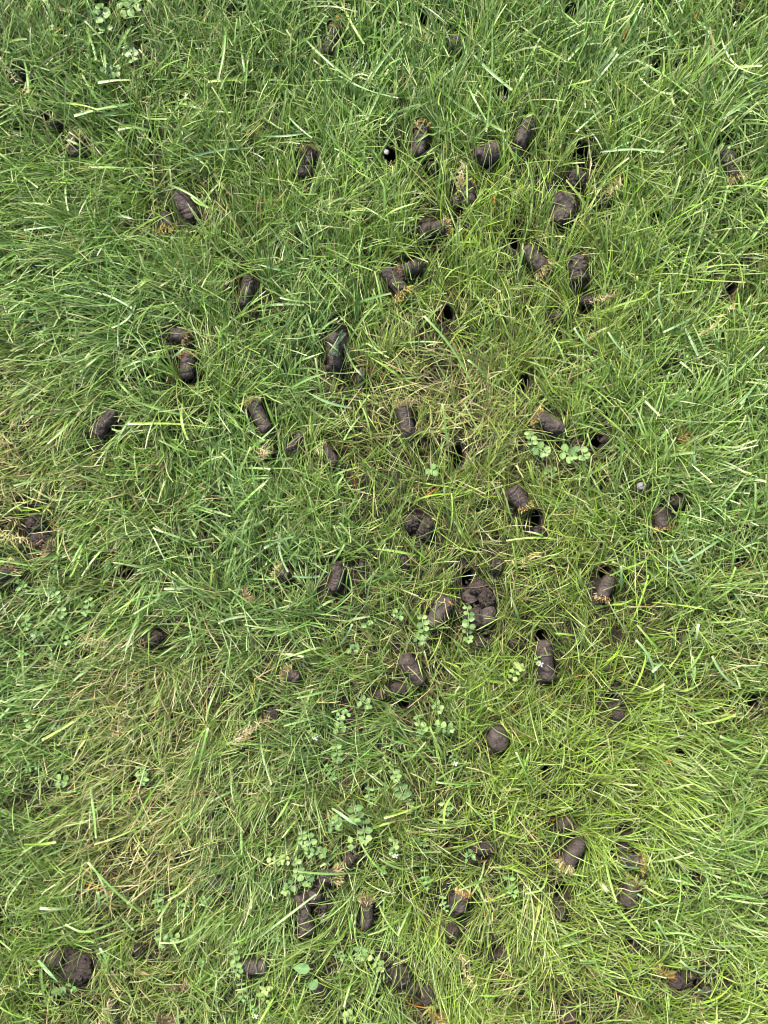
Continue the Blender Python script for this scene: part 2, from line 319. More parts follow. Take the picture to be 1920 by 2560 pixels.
# weeds: px, py, stem direction, leaf pairs, leaf size, tip kind, kept grass, label
WEEDS = [
 (262,66,100,3,30,'r',.10,'pale round-leaved weed at the top edge, tallest one at the upper left'),
 (300,18,  5,3,34,'r',.10,'large-leaved pale weed cut by the top edge'),
 (312,112,-60,4,24,'r',.10,'weed with a column of round leaves, below the tallest pale one'),
 (290,170,200,3,22,'r',.15,'small round-leaved weed at the bottom of the upper left weed patch'),
 (205,112,90,1,26,'r',.30,'lone rounded leaf pair left of the upper left weed patch'),
 (30,32,  30,2,26,'r',.35,'dull weed half hidden in the upper left corner'),
 (115,50,  60,2,24,'r',.40,'dull weed half hidden near the top edge'),
 (12,300, 20,1,24,'r',.30,'small weed at the left edge in the upper part'),
 (57,1482,100,3,22,'p',.12,'pointed-leaf weed at the left, upper left of its patch'),
 (123,1480,-40,3,24,'p',.12,'pointed-leaf weed in the middle of the left patch'),
 (150,1524,-80,2,22,'r',.12,'round-leaved weed below the middle of the left patch'),
 (216,1500,-85,3,24,'p',.10,'weed with stacked leaf pairs at the right of the left patch'),
 (60,1540,-70,3,22,'p',.18,'weed at the left of the left patch, lower part'),
 (92,1590, 20,1,22,'r',.15,'two pale leaves alone below the left patch'),
 (166,1600,-85,1,24,'r',.10,'single upright leaf pair below the left patch'),
 (58,1634,170,1,26,'p',.06,'pair of pale pointed leaves at the bottom of the left patch'),
 (125,1640, 60,1,18,'r',.10,'small leaf pair right of the pale pointed pair, left side'),
 (250,1412,-60,2,20,'r',.25,'small weed near the dark hollow at the left'),
 (137,1424, 80,1,20,'r',.20,'lone leaf pair above the left weed patch'),
 (69,1798,-70,2,22,'p',.15,'solitary pointed weed near the left edge in the lower half'),
 (268,1850, 90,1,22,'p',.25,'toothed little leaf in matted grass, lower left'),
 (352,1920,-75,3,24,'p',.12,'weed with three stacked leaf pairs, lower left, clear of any patch'),
 (345,1945,20,2,20,'r',.2,'low weed at the foot of the three-tiered one, lower left'),
 (145,1955, 0,2,24,'r',.12,'pale round leaves near the left edge, lower half'),
 (60,1925, 20,3,20,'p',.2,'frilly pale weed at the left edge, lower half'),
 (530,2015,-30,3,18,'p',.3,'small weed woven in grass, lower left of centre'),
 (390,2240,-80,3,22,'p',.12,'yellow-green pointed weed right of the bent grass swath, lower left'),
 (452,2294, 60,3,24,'p',.10,'weed with one large oval leaf, lower left'),
 (500,2258,20,3,20,'p',.15,'weed under crossed straws, lower left'),
 (398,2330,-80,3,24,'r',.10,'large round-leaved weed above the lone straw clump, lower left'),
 (428,2348,-10,2,20,'r',.15,'low leaves right of the large round-leaved weed, lower left'),
 (310,2325,-20,2,18,'p',.25,'thin weed left of the large round-leaved weed, lower left'),
 (146,2474,10,1,28,'r',.15,'two rounded leaves below the broad flat disc of soil'),
 (178,2470,-20,1,22,'p',.2,'small pointed weed touching the bottom of the broad flat disc of soil'),
 (112,2520,60,1,22,'r',.3,'dull round leaf near the lower left corner'),
 (503,2408,90,1,24,'p',.2,'glossy dark little weed at the lower left'),
 (585,2385,-75,4,22,'r',.08,'column of round leaves at the left end of the horizontal plug'),
 (602,2465,-70,3,20,'p',.12,'weed below the left end of the horizontal plug'),
 (620,2510,-60,3,18,'p',.15,'yellowish weed with a tiny flower at the bottom edge'),
 (1080,1176,90,1,24,'c',.02,'three-leaved clover alone left of the deep black hole'),
 (1326,1082,-75,4,20,'r',.08,'climbing weed stem below the orange-mossed cracked plug'),
 (1345,1124,-30,2,28,'r',.06,'leaves at the foot of the climbing weed stem'),
 (1408,1130,-30,2,32,'r',.06,'largest round-leaved weed, right of the climbing weed stem'),
 (1450,1124,-80,2,28,'r',.06,'round-leaved weed beside the dark hole at the right'),
 (1390,1180,180,2,26,'r',.30,'dim low leaves under the largest round-leaved weed'),
 (559,1214,90,1,16,'p',.20,'tiny yellowish sprout in dark grass left of centre'),
 (1165,1520,-86,6,24,'r',.03,'weed stem with big round leaves at the left of the big clay heap'),
 (1002,1535,180,2,20,'r',.12,'weed left of the wide smooth plug, upper'),
 (1052,1545,-80,4,24,'r',.10,'leafy weed climbing along the left of the wide smooth plug'),
 (1040,1597,-20,2,22,'r',.12,'weed below the wide smooth plug, left part'),
 (918,1562,30,1,22,'r',.08,'pair of round leaves left of the wide smooth plug'),
 (878,1619,-20,2,20,'r',.06,'row of three round pale leaves left of the dead straw tangle'),
 (1282,1695,60,3,26,'y',.04,'bright yellowish weed left of the long broken plug'),
 (1340,1645,-80,2,16,'y',.10,'tiny pale flowering sprout touching the left of the long broken plug'),
 (903,1752,-20,2,26,'r',.10,'weed with broad leaves under the small rounded lump, lower centre'),
 (868,1785,200,3,18,'r',.12,'weed with small leaves in the centre weed band, left'),
 (840,1822,-10,2,24,'r',.14,'weed with oval leaves at the left of the centre weed band'),
 (836,1870,-85,3,22,'r',.18,'shaded weed at the bottom of the centre weed band'),
 (775,1815,-70,3,18,'y',.12,'frilly pale weed with a white flower at the left of the centre weed band'),
 (1045,1795,-80,3,24,'r',.10,'tall weed in the middle of the centre weed band'),
 (1087,1762,-60,2,22,'r',.12,'upper right weed in the centre weed band'),
 (1095,1820,0,3,24,'r',.12,'spreading weed left of the large egg-shaped lump'),
 (1130,1890,-70,2,18,'p',.15,'weed with a white bud at the lower right of the centre weed band'),
 (810,1925,-40,3,22,'p',.15,'pale weed above a triangle of leaves, lower centre'),
 (985,1928,-70,2,24,'r',.12,'upper leaves of the zigzag weed, lower centre'),
 (1002,1968,-75,2,28,'r',.06,'round clear leaves of the zigzag weed, lower centre'),
 (922,1975,-85,3,22,'p',.10,'upright weed left of the zigzag weed, lower centre'),
 (1112,2008,-80,2,28,'p',.08,'crisp pointed weed in yellow grass, lower centre'),
 (885,2022,-85,2,28,'r',.06,'weed with one big oval leaf, lower centre'),
 (850,2046,180,2,22,'r',.12,'weed left of the big oval leaf, lower centre'),
 (905,2060,-75,3,28,'r',.08,'zigzag of leaves below the big oval leaf, lower centre'),
 (826,2066,10,2,26,'r',.10,'fleshy leaf cluster, second left of the big oval leaf'),
 (872,2110,-85,1,24,'r',.12,'single oval leaf at the bottom of the zigzag, lower centre'),
 (772,2092,-88,4,24,'r',.10,'tall weed of the dense patch at the lower left of centre, with a yellow spike'),
 (752,2085,-80,3,20,'r',.14,'left companion of the tall weed with a yellow spike'),
 (795,2128,-20,2,22,'r',.12,'right companion of the tall weed with a yellow spike'),
 (672,2148,-20,3,22,'y',.10,'yellowish round weed at the left of the dense patch'),
 (742,2160,-80,3,24,'r',.08,'oval-leaved weed in the middle of the dense patch'),
 (762,2190,-60,2,26,'r',.08,'big leaves in the lower middle of the dense patch'),
 (730,2216,200,2,26,'r',.10,'lower left leaves of the dense patch'),
 (720,2150,160,2,18,'y',.12,'pale sprout within the dense patch'),
 (983,2105,-85,3,22,'r',.10,'weed with a white flower, left of the pair of small pale sprouts'),
 (1022,2000,-60,2,18,'y',.15,'yellow little sprout right of the zigzag weed'),
 (1062,2180,-80,4,20,'p',.10,'leaf column in dark grass left of the golden thatch end'),
 (1050,2120,10,2,20,'r',.25,'dim weed above the leaf column, lower centre'),
 (1165,2142,10,2,24,'p',.06,'four-leaved bright weed, lower right of centre'),
 (1272,2200,-80,3,24,'p',.08,'fresh upright weed by itself, lower right of centre'),
 (898,2372,-88,2,26,'r',.08,'blue-green round leaf pair above a pointed star weed, bottom centre'),
 (926,2392,-40,3,26,'y',.05,'yellow-green pointed star weed, bottom centre'),
 (846,2382,-60,2,20,'p',.12,'small weed left of the blue-green leaf pair, bottom centre'),
 (1105,2250,-75,3,16,'p',.20,'tiny leaved weed left of the upright grey lump'),
 (660,2505,80,3,28,'y',.12,'fresh yellow-green weed at the bottom edge, left of centre'),
 (862,2548,10,2,26,'y',.08,'bright weed cut by the bottom edge'),
 (682,2352,20,2,20,'r',.2,'pale low leaves left of the snapped plug, lower left'),
 (945,2185,0,2,20,'r',.25,'dim leaf pair right of the reddish-straw plug'),
]
# loose straw tufts and other single bits
TUFTS = [
 (1704,1091,38,28,'gold','golden straw tuft lying alone in green grass, right side'),
 (451,2468,34,95,'tan','pale straw clump standing alone below a large round-leaved weed'),
 (412,2546,40,80,'tan','straw clump cut by the bottom edge, lower left'),
 (1088,2542,38,60,'gold','gold-brown thatch clump cut by the bottom edge'),
 (617,1490,26,30,'tan','ring of curled dry stems below the small plug end, left of centre'),
 (1658,2432,34,70,'gold','upright golden straw wisp left of a round brown lump, lower right'),
 (123,1371,30,150,'tan','wisp of straw at the foot of the rooty double lump, left edge'),
 (985,2415,0,0,'',''),
 (1395,2168,0,0,'',''),
]
TUFTS = [t for t in TUFTS if t[2] > 0]
# bare or thin spots: px, py, radius, remaining density
THIN = [(1407,521,62,.30),(1505,505,45,.45),(1398,790,42,.45),(1434,833,36,.5),(1484,883,30,.5),(1558,798,26,.55),
        (1444,430,40,.45),(386,204,34,.5),(1211,2121,34,.5),(1196,1510,50,.35),(669,1124,36,.5),(1146,2262,34,.4),(93,1330,45,.5),
        (185,2416,52,.3),(1850,2010,40,.6),(247,779,26,.5),(1882,1760,40,.55),(966,2436,40,.55),(1690,905,36,.5),(55,140,36,.6)]

# ------------------------------------------------------------------ fields
def field(pts, sig=150.0):
    P = np.array([[p[0], p[1]] for p in pts], float); Vv = np.array([p[2:] for p in pts], float)
    def f(px, py):
        num = np.zeros((len(px), Vv.shape[1])); den = np.full(len(px), 1e-9)
        for (x, y), v in zip(P, Vv):
            wgt = np.exp(-((px - x) ** 2 + (py - y) ** 2) / (2 * sig * sig)); num += wgt[:, None] * v; den += wgt
        return num / den[:, None]
    return f

# flow: px, py, direction of the tips (deg), order 0..1 (how strictly combed)
FLOW = [(100,80,60,.4),(300,150,80,.2),(550,150,70,.4),(750,120,95,.55),(900,200,85,.6),(1100,120,85,.7),(1300,120,75,.7),(1500,150,62,.65),(1700,120,100,.5),(1880,150,60,.4),
 (80,380,190,.5),(250,350,170,.4),(450,300,20,.3),(650,420,80,.4),(850,350,95,.65),(1000,300,75,.6),(1150,300,85,.8),(1250,420,95,.85),(1400,280,75,.6),(1560,330,85,.8),(1700,350,50,.5),(1860,300,60,.4),
 (60,560,185,.7),(200,600,180,.7),(400,620,210,.35),(560,620,110,.3),(750,600,60,.3),(880,560,60,.4),(1000,620,90,.6),(1200,560,90,.85),(1280,680,88,.9),(1500,560,60,.4),(1600,600,75,.5),(1800,560,60,.4),
 (60,760,190,.9),(180,850,205,.85),(330,720,150,.4),(330,900,200,.5),(560,850,75,.4),(700,820,85,.4),(900,780,85,.5),(1080,820,92,.8),(1240,850,95,.85),(1380,900,85,.6),(1600,760,75,.5),(1800,800,50,.3),
 (60,1020,215,.7),(180,1050,225,.8),(330,1100,215,.75),(470,1100,30,.3),(600,1100,90,.3),(760,1020,80,.5),(900,1180,80,.5),(1130,960,240,.5),(1250,1050,80,.4),(1430,980,95,.5),(1600,1050,60,.3),(1800,1050,70,.4),
 (60,1220,30,.3),(240,1260,225,.8),(420,1250,60,.5),(560,1320,85,.6),(760,1250,90,.3),(1000,1250,95,.4),(1200,1280,90,.6),(1400,1200,90,.5),(1480,1350,130,.6),(1700,1250,60,.3),(1870,1250,100,.4),
 (60,1440,200,.5),(300,1480,215,.85),(440,1480,235,.6),(560,1480,75,.75),(760,1480,110,.3),(950,1450,75,.3),(1280,1480,95,.4),(1420,1560,120,.5),(1600,1520,70,.3),(1800,1480,60,.35),
 (60,1640,200,.6),(250,1700,205,.8),(420,1650,220,.5),(560,1650,235,.5),(750,1620,120,.3),(900,1680,170,.4),(1150,1650,60,.3),(1300,1780,90,.4),(1480,1660,150,.4),(1650,1680,20,.4),(1820,1700,60,.3),
 (60,1820,200,.6),(250,1850,205,.75),(450,1850,220,.7),(620,1850,230,.5),(850,1800,152,.75),(1000,1850,150,.8),(1180,1900,60,.3),(1340,1850,100,.5),(1560,1830,10,.75),(1700,1880,-12,.7),(1850,1900,40,.3),
 (60,2020,150,.4),(250,2060,205,.5),(430,2080,210,.6),(540,2150,242,.85),(640,2050,245,.7),(800,2020,200,.3),(1000,2080,60,.3),(1200,2020,30,.3),(1380,1960,85,.5),(1520,1950,-20,.8),(1660,1990,-25,.7),(1850,2100,40,.3),
 (60,2250,60,.4),(250,2220,215,.4),(440,2260,235,.7),(620,2280,240,.8),(820,2300,245,.7),(950,2280,200,.5),(1150,2380,250,.6),(1280,2250,200,.4),(1430,2330,-30,.4),(1560,2260,15,.5),(1750,2260,20,.3),
 (60,2440,60,.5),(250,2500,40,.3),(450,2420,60,.3),(680,2450,240,.7),(850,2480,80,.7),(980,2500,255,.8),(1100,2440,262,.85),(1250,2480,150,.3),(1450,2420,60,.3),(1620,2440,45,.3),(1850,2400,30,.3)]
def ff(pts):
    return [(x, y, math.cos(math.radians(a)) * o, math.sin(math.radians(a)) * o) for x, y, a, o in pts]
flow = field(ff(FLOW), 95)
# colour: px, py, blue 0..1, yellow 0..1, dry 0..1, coarse 0..1
TONE = [(100,80,.4,.1,.12,.6),(400,120,.3,.1,.15,.5),(250,350,.3,.2,.10,.7),(700,150,.4,.2,.05,.7),(1000,150,.5,.2,.05,.8),(1250,180,.5,.35,.03,.8),(1500,150,.75,.25,.02,.9),(1750,120,.4,.35,.03,.9),(1880,400,.6,.3,.05,.8),
 (100,500,.4,.3,.06,.7),(450,400,.2,.2,.10,.5),(500,520,.1,.4,.15,.3),(650,400,.2,.3,.08,.4),(900,300,.5,.3,.05,.7),(1100,420,.6,.3,.05,.5),(1250,420,.3,.8,.02,.4),(1560,330,.4,.5,.02,.6),(1700,500,.4,.4,.06,.6),(1480,500,.2,.5,.35,.3),
 (100,720,.5,.2,.12,.6),(300,760,.8,.1,.04,.7),(480,650,.5,.3,.08,.5),(800,650,.5,.3,.08,.5),(1000,620,.3,.6,.04,.4),(1220,600,.2,.9,.03,.3),(1300,720,.3,.8,.05,.3),(1400,820,.2,.6,.30,.2),(1600,700,.4,.5,.06,.5),(1850,750,.3,.5,.10,.5),
 (30,950,.1,.4,.55,.2),(200,950,.4,.3,.20,.4),(400,1000,.5,.3,.10,.5),(560,900,.4,.4,.10,.5),(750,880,.8,.1,.06,.5),(850,850,.7,.3,.08,.5),(1120,960,.1,.5,.95,.15),(1010,990,.1,.6,.65,.15),(1040,880,.2,.6,.35,.2),(1350,900,.2,.8,.08,.3),(1600,1020,.5,.4,.10,.6),(1850,1050,.6,.3,.06,.7),
 (30,1210,.1,.4,.75,.2),(200,1200,.3,.3,.30,.3),(350,1250,.4,.3,.18,.4),(560,1330,.9,.1,.04,.6),(800,1250,.5,.3,.15,.4),(900,1150,.2,.6,.20,.2),(1100,1230,.2,.7,.25,.2),(1300,1200,.2,.6,.40,.1),(1450,1280,.3,.6,.15,.3),(1750,1300,.7,.3,.12,.6),
 (80,1500,.5,.1,.15,.3),(330,1500,.3,.2,.25,.3),(520,1500,.8,.1,.05,.4),(700,1450,.7,.1,.15,.5),(850,1500,.7,.1,.10,.5),(1000,1400,.3,.4,.25,.2),(1250,1400,.1,.6,.40,.1),(1350,1380,.1,.7,.40,.1),(1450,1480,.2,.9,.08,.1),(1650,1500,.4,.5,.20,.4),(1850,1550,.4,.4,.25,.4),
 (100,1700,.5,.1,.08,.4),(350,1720,.2,.2,.60,.1),(480,1780,.2,.3,.45,.1),(600,1680,.3,.2,.30,.2),(800,1650,.5,.3,.25,.2),(960,1650,.2,.4,.50,.1),(850,1820,.9,.05,.06,.4),(1050,1900,.7,.2,.12,.4),(1200,1700,.2,.6,.20,.2),(1350,1800,.1,.9,.10,.1),(1600,1750,.2,.9,.05,.2),(1800,1700,.3,.5,.20,.3),
 (60,1950,.5,.2,.06,.3),(250,1950,.2,.4,.45,.1),(350,2080,.1,.3,.80,.1),(420,2110,.1,.6,.70,.1),(540,2100,.8,.1,.22,.2),(620,2200,.6,.2,.15,.2),(750,2000,.3,.3,.30,.2),(900,2050,.2,.3,.35,.2),(1100,2000,.1,.6,.35,.2),(1250,1950,.1,.9,.20,.2),(1450,1930,.1,1.,.12,.3),(1550,1950,.1,1.,.05,.2),(1750,2000,.5,.5,.06,.3),
 (80,2200,.4,.3,.08,.2),(300,2300,.3,.3,.25,.2),(450,2250,.2,.5,.20,.2),(700,2350,.5,.2,.10,.2),(850,2200,.4,.3,.12,.3),(980,2250,.3,.5,.15,.2),(1150,2350,.05,1.,.10,.1),(1300,2200,.2,.7,.20,.2),(1500,2250,.3,.8,.08,.3),(1800,2150,.7,.3,.08,.5),
 (80,2400,.2,.4,.08,.2),(300,2450,.1,.4,.50,.1),(550,2450,.5,.3,.12,.2),(800,2450,.3,.6,.12,.2),(960,2500,.9,.3,.08,.2),(1120,2450,.1,1.,.08,.1),(1330,2420,.1,.6,.45,.1),(1500,2450,.2,.6,.20,.2),(1700,2350,.4,.5,.10,.3),(1880,2500,.2,.9,.06,.4)]
tone = field(TONE, 85)

# ------------------------------------------------------------------ ground sheet
def hole_list():
    return [(W(h[0], h[1], 0.0), h[2] / PXM / 2, h[3] / PXM / 2) for h in HOLES]
HL = hole_list()
def ground_z(x, y, with_holes=True):
    z = 0.006 * vnoise(x, y, 0.16, 1) + 0.0030 * vnoise(x, y, 0.05, 2) + 0.0014 * vnoise(x, y, 0.014, 3)
    if with_holes:
        for c, rx, ry in HL:
            d = np.sqrt(((x - c.x) / (rx + 0.0018)) ** 2 + ((y - c.y) / (ry + 0.0018)) ** 2)
            z = np.where(d < 1.0, z - 0.075, z)
    return z

def build_ground():
    ax = np.concatenate([-np.geomspace(30, .72, 26)[:-1], np.arange(-.72, .7201, .004), np.geomspace(.72, 30, 26)[1:]])
    ay = np.concatenate([-np.geomspace(30, .86, 26)[:-1], np.arange(-.86, .8601, .004), np.geomspace(.86, 30, 26)[1:]])
    X, Y = np.meshgrid(ax, ay, indexing='ij'); Z = ground_z(X.ravel(), Y.ravel()).reshape(X.shape)
    V = np.stack([X, Y, Z], -1).reshape(-1, 3); n, m = X.shape
    i = np.arange(n * m).reshape(n, m)
    F = np.stack([i[:-1, :-1], i[1:, :-1], i[1:, 1:], i[:-1, 1:]], -1).reshape(-1, 4)
    tag(link('ground', quads('ground', V, F, M_GROUND)), kind='structure')
build_ground()
def gz(x, y): return float(ground_z(np.array([x]), np.array([y]), False)[0])

# ------------------------------------------------------------------ grass
CLEAR = []     # px, py, half length, half width, angle, keep, top z
for p in PLUGS: CLEAR.append((p[0], p[1], p[2] * .45, p[3] * .43, p[4], p[6] * 1.1 + .03, 0.031))
for c in CLODS: CLEAR.append((c[0], c[1], c[2] * .43, c[3] * .43, c[4], c[7] * 1.1 + .03, 0.028))
for h in HOLES: CLEAR.append((h[0], h[1], h[2] * .48, h[3] * .50, 0, 0.20, 0.0))
CLEAR.append((845, 858, 40, 16, 62, .03, 0.04))
WLEAF = []     # filled by the weeds before the grass is made

def blades(n, roots, L, wid, az, th0, th1, col_base, col_mid, col_tip, segs, cut, mat, name, bend=0.5, across=2, lift=0.0, clear=True, roll=0.7, kink=None):
    """n ribbon blades as one mesh; every array has length n"""
    S = segs + 1
    x = roots[:, 0].copy(); y = roots[:, 1].copy(); z = ground_z(x, y, False) + lift
    P = np.zeros((n, S, 3)); P[:, 0] = np.stack([x, y, z], -1)
    t = np.linspace(0, 1, S); T = np.zeros((n, S, 3))
    daz = RNG.normal(0, bend, n); gzb = ground_z(x, y, False)
    for k in range(S):
        th = th0 + (th1 - th0) * t[k] ** 0.8; a = az + daz * t[k]
        if kink is not None: th = th + np.where(t[k] > kink[0], kink[1], 0); a = a + np.where(t[k] > kink[0], kink[2], 0)
        T[:, k] = np.stack([np.sin(th) * np.cos(a), np.sin(th) * np.sin(a), np.cos(th)], -1)
        if k: P[:, k] = P[:, k - 1] + (T[:, k] + T[:, k - 1]) * 0.5 * (L / segs)[:, None]
    P[:, :, 2] = np.maximum(P[:, :, 2], gzb[:, None] + 0.0015 + (np.zeros(n) + lift)[:, None] * 0.5)
    keep = np.ones(n, bool)
    if clear:
        s = (H - P[:, :, 2]) / (H - 0.02); PX = 960 + P[:, :, 0] * PXM / s; PY = 1280 - P[:, :, 1] * PXM / s
        u = RNG.random(n)
        for cx, cy, hl, hw, ang, kp, zt in CLEAR + WLEAF:
            R = max(hl, hw) + 120
            sel = np.where((np.abs(PX[:, 0] - cx) < R + 60) & (np.abs(PY[:, 0] - cy) < R + 60))[0]
            if len(sel) == 0: continue
            ca, sa = math.cos(math.radians(ang)), math.sin(math.radians(ang))
            px = PX[sel]; py = PY[sel]
            px = np.concatenate([px, (px[:, 1:] + px[:, :-1]) / 2], 1); py = np.concatenate([py, (py[:, 1:] + py[:, :-1]) / 2], 1)
            dx = px - cx; dy = -(py - cy); a_ = dx * ca + dy * sa; b_ = -dx * sa + dy * ca
            if zt > 0.0 and hl > 0:
                d = (np.abs(a_) / (hl + 1)) ** 3 + (np.abs(b_) / (hw + 1)) ** 3
            else:
                d = (a_ / hl) ** 2 + (b_ / hw) ** 2
            inn = d < 1.0; hit = inn.any(1)
            root_in = inn[:, 0] & (zt >= 0)
            kill = (hit & (u[sel] > kp)) | (root_in & (zt != -1))
            if zt == -1: kill = hit & (u[sel] > kp) & (P[sel, -1, 2] > 0.010)
            keep[sel[kill]] = False
            if zt > 0:
                up = hit & ~kill
                if up.any():
                    q = sel[up]; ins = inn[up][:, :S]
                    P[q, :, 2] = np.where(ins, np.maximum(P[q, :, 2], zt + 0.001), P[q, :, 2])
    P = P[keep]; T = T[keep]; n = len(P); wid = wid[keep]; cut = cut[keep]; az = az[keep]
    cb, cm, ct = col_base[keep], col_mid[keep], col_tip[keep]
    T = np.gradient(P, axis=1); T /= np.linalg.norm(T, axis=2, keepdims=True) + 1e-9
    up = np.array([0, 0, 1.0]); side = np.cross(T, up); sl = np.linalg.norm(side, axis=2, keepdims=True)
    hs = np.stack([-np.sin(az), np.cos(az), np.zeros(n)], -1)[:, None, :]
    side = np.where(sl > 0.15, side / (sl + 1e-9), hs)
    nor = np.cross(side, T); r0 = RNG.normal(0, roll, n); tw = RNG.normal(0, 0.5, n)
    ang = r0[:, None] + tw[:, None] * t[None]; side = side * np.cos(ang)[..., None] + nor * np.sin(ang)[..., None]
    nor = np.cross(side, T)
    prof_c = 0.55 + 0.45 * np.minimum(1, t * 4); prof_p = prof_c * np.clip((1.0 - t) * 3.0, 0.06, 1) ** 0.8
    prof_c = prof_c * np.where(t > 0.85, 0.78, 1)
    wv = wid[:, None] * np.where(cut[:, None], prof_c[None], prof_p[None]) * 0.5
    if across == 2:
        V = np.stack([P - side * wv[..., None], P + side * wv[..., None]], 2)
    else:
        V = np.stack([P - side * wv[..., None] + nor * wv[..., None] * 0.35, P - nor * wv[..., None] * 0.0, P + side * wv[..., None] + nor * wv[..., None] * 0.35], 2)
    A = across
    tt = t[None, :, None]
    C = np.where(tt < 0.45, cb[:, None] + (cm - cb)[:, None] * (tt / 0.45), cm[:, None] + (ct - cm)[:, None] * np.clip((tt - 0.6) / 0.4, 0, 1) ** 2)
    C = np.repeat(C[:, :, None, :], A, 2)
    if A == 3: C[:, :, 1] *= 1.18
    base = (np.arange(n) * S * A)[:, None, None]; k = np.arange(segs)[None, :, None] * A; j = np.arange(A - 1)[None, None, :]
    i0 = base + k + j
    F = np.stack([i0, i0 + 1, i0 + A + 1, i0 + A], -1).reshape(-1, 4)
    return quads(name, V.reshape(-1, 3), F, mat, C.reshape(-1, 3))

def mixc(a, b, f): return a * (1 - f[:, None]) + b * f[:, None]
GREEN = np.array([0.120, 0.235, 0.022]); DGREEN = np.array([0.042, 0.110, 0.015]); YEL = np.array([0.235, 0.360, 0.030]); BLUE = np.array([0.145, 0.285, 0.075])
PALE = np.array([0.30, 0.42, 0.14]); STRAW = np.array([0.50, 0.40, 0.20]); BROWN = np.array([0.17, 0.10, 0.045]); ORANGE = np.array([0.55, 0.22, 0.03]); BUFF = np.array([0.52, 0.50, 0.27])

def green_cols(n, px, py, blend):
    tn = tone(np.clip(px, 0, 1920), np.clip(py, 0, 2560))
    r = RNG.random((n, 4))
    c = np.tile(GREEN, (n, 1))
    c = mixc(c, DGREEN, np.clip(r[:, 0] * 1.3 - 0.5, 0, 1))
    c = mixc(c, BLUE, np.clip(tn[:, 0] * 1.2 * (r[:, 1] * 1.5), 0, 1))
    c = mixc(c, YEL, np.clip(tn[:, 1] * 1.25 * (r[:, 2] * 1.6) - .05, 0, 1))
    c = c * (0.42 + 1.28 * r[:, 3] ** 1.4)[:, None] * (0.92 + 0.16 * blend[:, None])
    return c, tn

def mk_dirs(n, px, py, extra=0.0):
    f = flow(np.clip(px, 0, 1920), np.clip(py, 0, 2560)); g = RNG.normal(0, 1, (n, 2))
    o = np.clip(np.hypot(f[:, 0], f[:, 1]), 0.05, 1); a0 = np.arctan2(f[:, 1], f[:, 0])
    sd_ = 0.12 + 0.95 * (1 - o) + extra
    return a0 + g[:, 0] * sd_, o

def make_fine(name, ntuft, per, x0, x1, y0, y1, Lr, Wr, segs, seed, lift=0.0, ring=None, dark=1.0):
    global RNG
    RNG = np.random.default_rng(seed)
    tx = RNG.uniform(x0, x1, ntuft); ty = RNG.uniform(y0, y1, ntuft)
    if ring is not None:
        k = (np.abs(tx) > ring[0]) | (np.abs(ty) > ring[1]); tx = tx[k]; ty = ty[k]
    tpx, tpy = to_px(tx, ty, 0.01)
    d = np.clip(0.78 + 0.70 * vnoise(tx, ty, 0.028, 9) + 0.50 * vnoise(tx, ty, 0.012, 19), .22, 1.5)
    for cx, cy, r, k in THIN:
        q = np.exp(-(((tpx - cx) ** 2 + (tpy - cy) ** 2) / (r * r)) ** 1.5); d = d * (1 - q * (1 - min(1, k * 1.15 + .1)))
    tnn = tone(np.clip(tpx, 0, 1920), np.clip(tpy, 0, 2560)); d = d * (1 - 0.35 * tnn[:, 2])
    k = RNG.random(len(tx)) < d / 1.2; tx = tx[k]; ty = ty[k]; tpx = tpx[k]; tpy = tpy[k]
    nt_ = len(tx); ta, to = mk_dirs(nt_, tpx, tpy)
    cnt = RNG.integers(max(1, per // 2), per * 3 // 2 + 1, nt_); idx = np.repeat(np.arange(nt_), cnt); n = len(idx)
    off = RNG.normal(0, 0.0042, (n, 2)); roots = np.stack([tx[idx], ty[idx]], -1) + off
    oa = np.arctan2(off[:, 1], off[:, 0])
    az = ta[idx] + RNG.normal(0, 0.30, n)
    az = np.where(RNG.random(n) < 0.20, oa + RNG.normal(0, .4, n), az)
    az = np.where(RNG.random(n) < 0.27, RNG.uniform(0, 6.28, n), az)
    thick = RNG.beta(1.6, 3.0, n); tn0 = tnn[k][idx]
    L = (Lr[0] + (Lr[1] - Lr[0]) * RNG.beta(2, 2.2, n)) * (1 + .25 * vnoise(roots[:, 0], roots[:, 1], .06, 91)) * (.85 + .35 * tnn[k][idx][:, 3]); wid = Wr[0] + (Wr[1] - Wr[0]) * thick * (0.5 + 1.35 * tn0[:, 3])
    th0 = np.radians(RNG.uniform(5, 52, n)) + to[idx] * 0.15; th1 = np.radians(RNG.normal(74, 18, n))
    px, py = tpx[idx], tpy[idx]
    cb_, tn = green_cols(nt_, tpx, tpy, RNG.random(nt_)); c2, _ = green_cols(n, px, py, RNG.random(n))
    c = cb_[idx] * 0.45 + c2 * 0.55
    c = mixc(c, np.tile(PALE, (n, 1)), np.where(RNG.random(n) < .35, RNG.random(n) * .75, 0))  # sky sheen imitated by paling the colour of some blades
    dry = RNG.random(n) < tn[idx, 2] ** 1.4 * 0.42
    st = mixc(np.tile(STRAW, (n, 1)), np.tile(BROWN, (n, 1)), RNG.random(n) * 0.7)
    yellowed = mixc(c, st, np.clip(RNG.normal(-0.05, 0.16, n) + tn[idx, 2] * .35, 0, .7)); c = np.where(dry[:, None], st, yellowed)
    c = c * dark  # short grass: colour darkened to stand in for shade in the gaps
    base = mixc(c * 1.0, mixc(np.tile(BROWN, (n, 1)), np.tile(PALE, (n, 1)), RNG.random(n)), RNG.random(n) * 0.6)
    cut = RNG.random(n) < 0.55
    tip = np.where(cut[:, None], mixc(c, np.tile(BUFF, (n, 1)), RNG.random(n) * 0.75), c * 1.15)
    me = blades(n, roots, L, wid, az, th0, th1, base, c, tip, segs, cut, M_GRASS, name, bend=0.32, lift=lift)
    return me

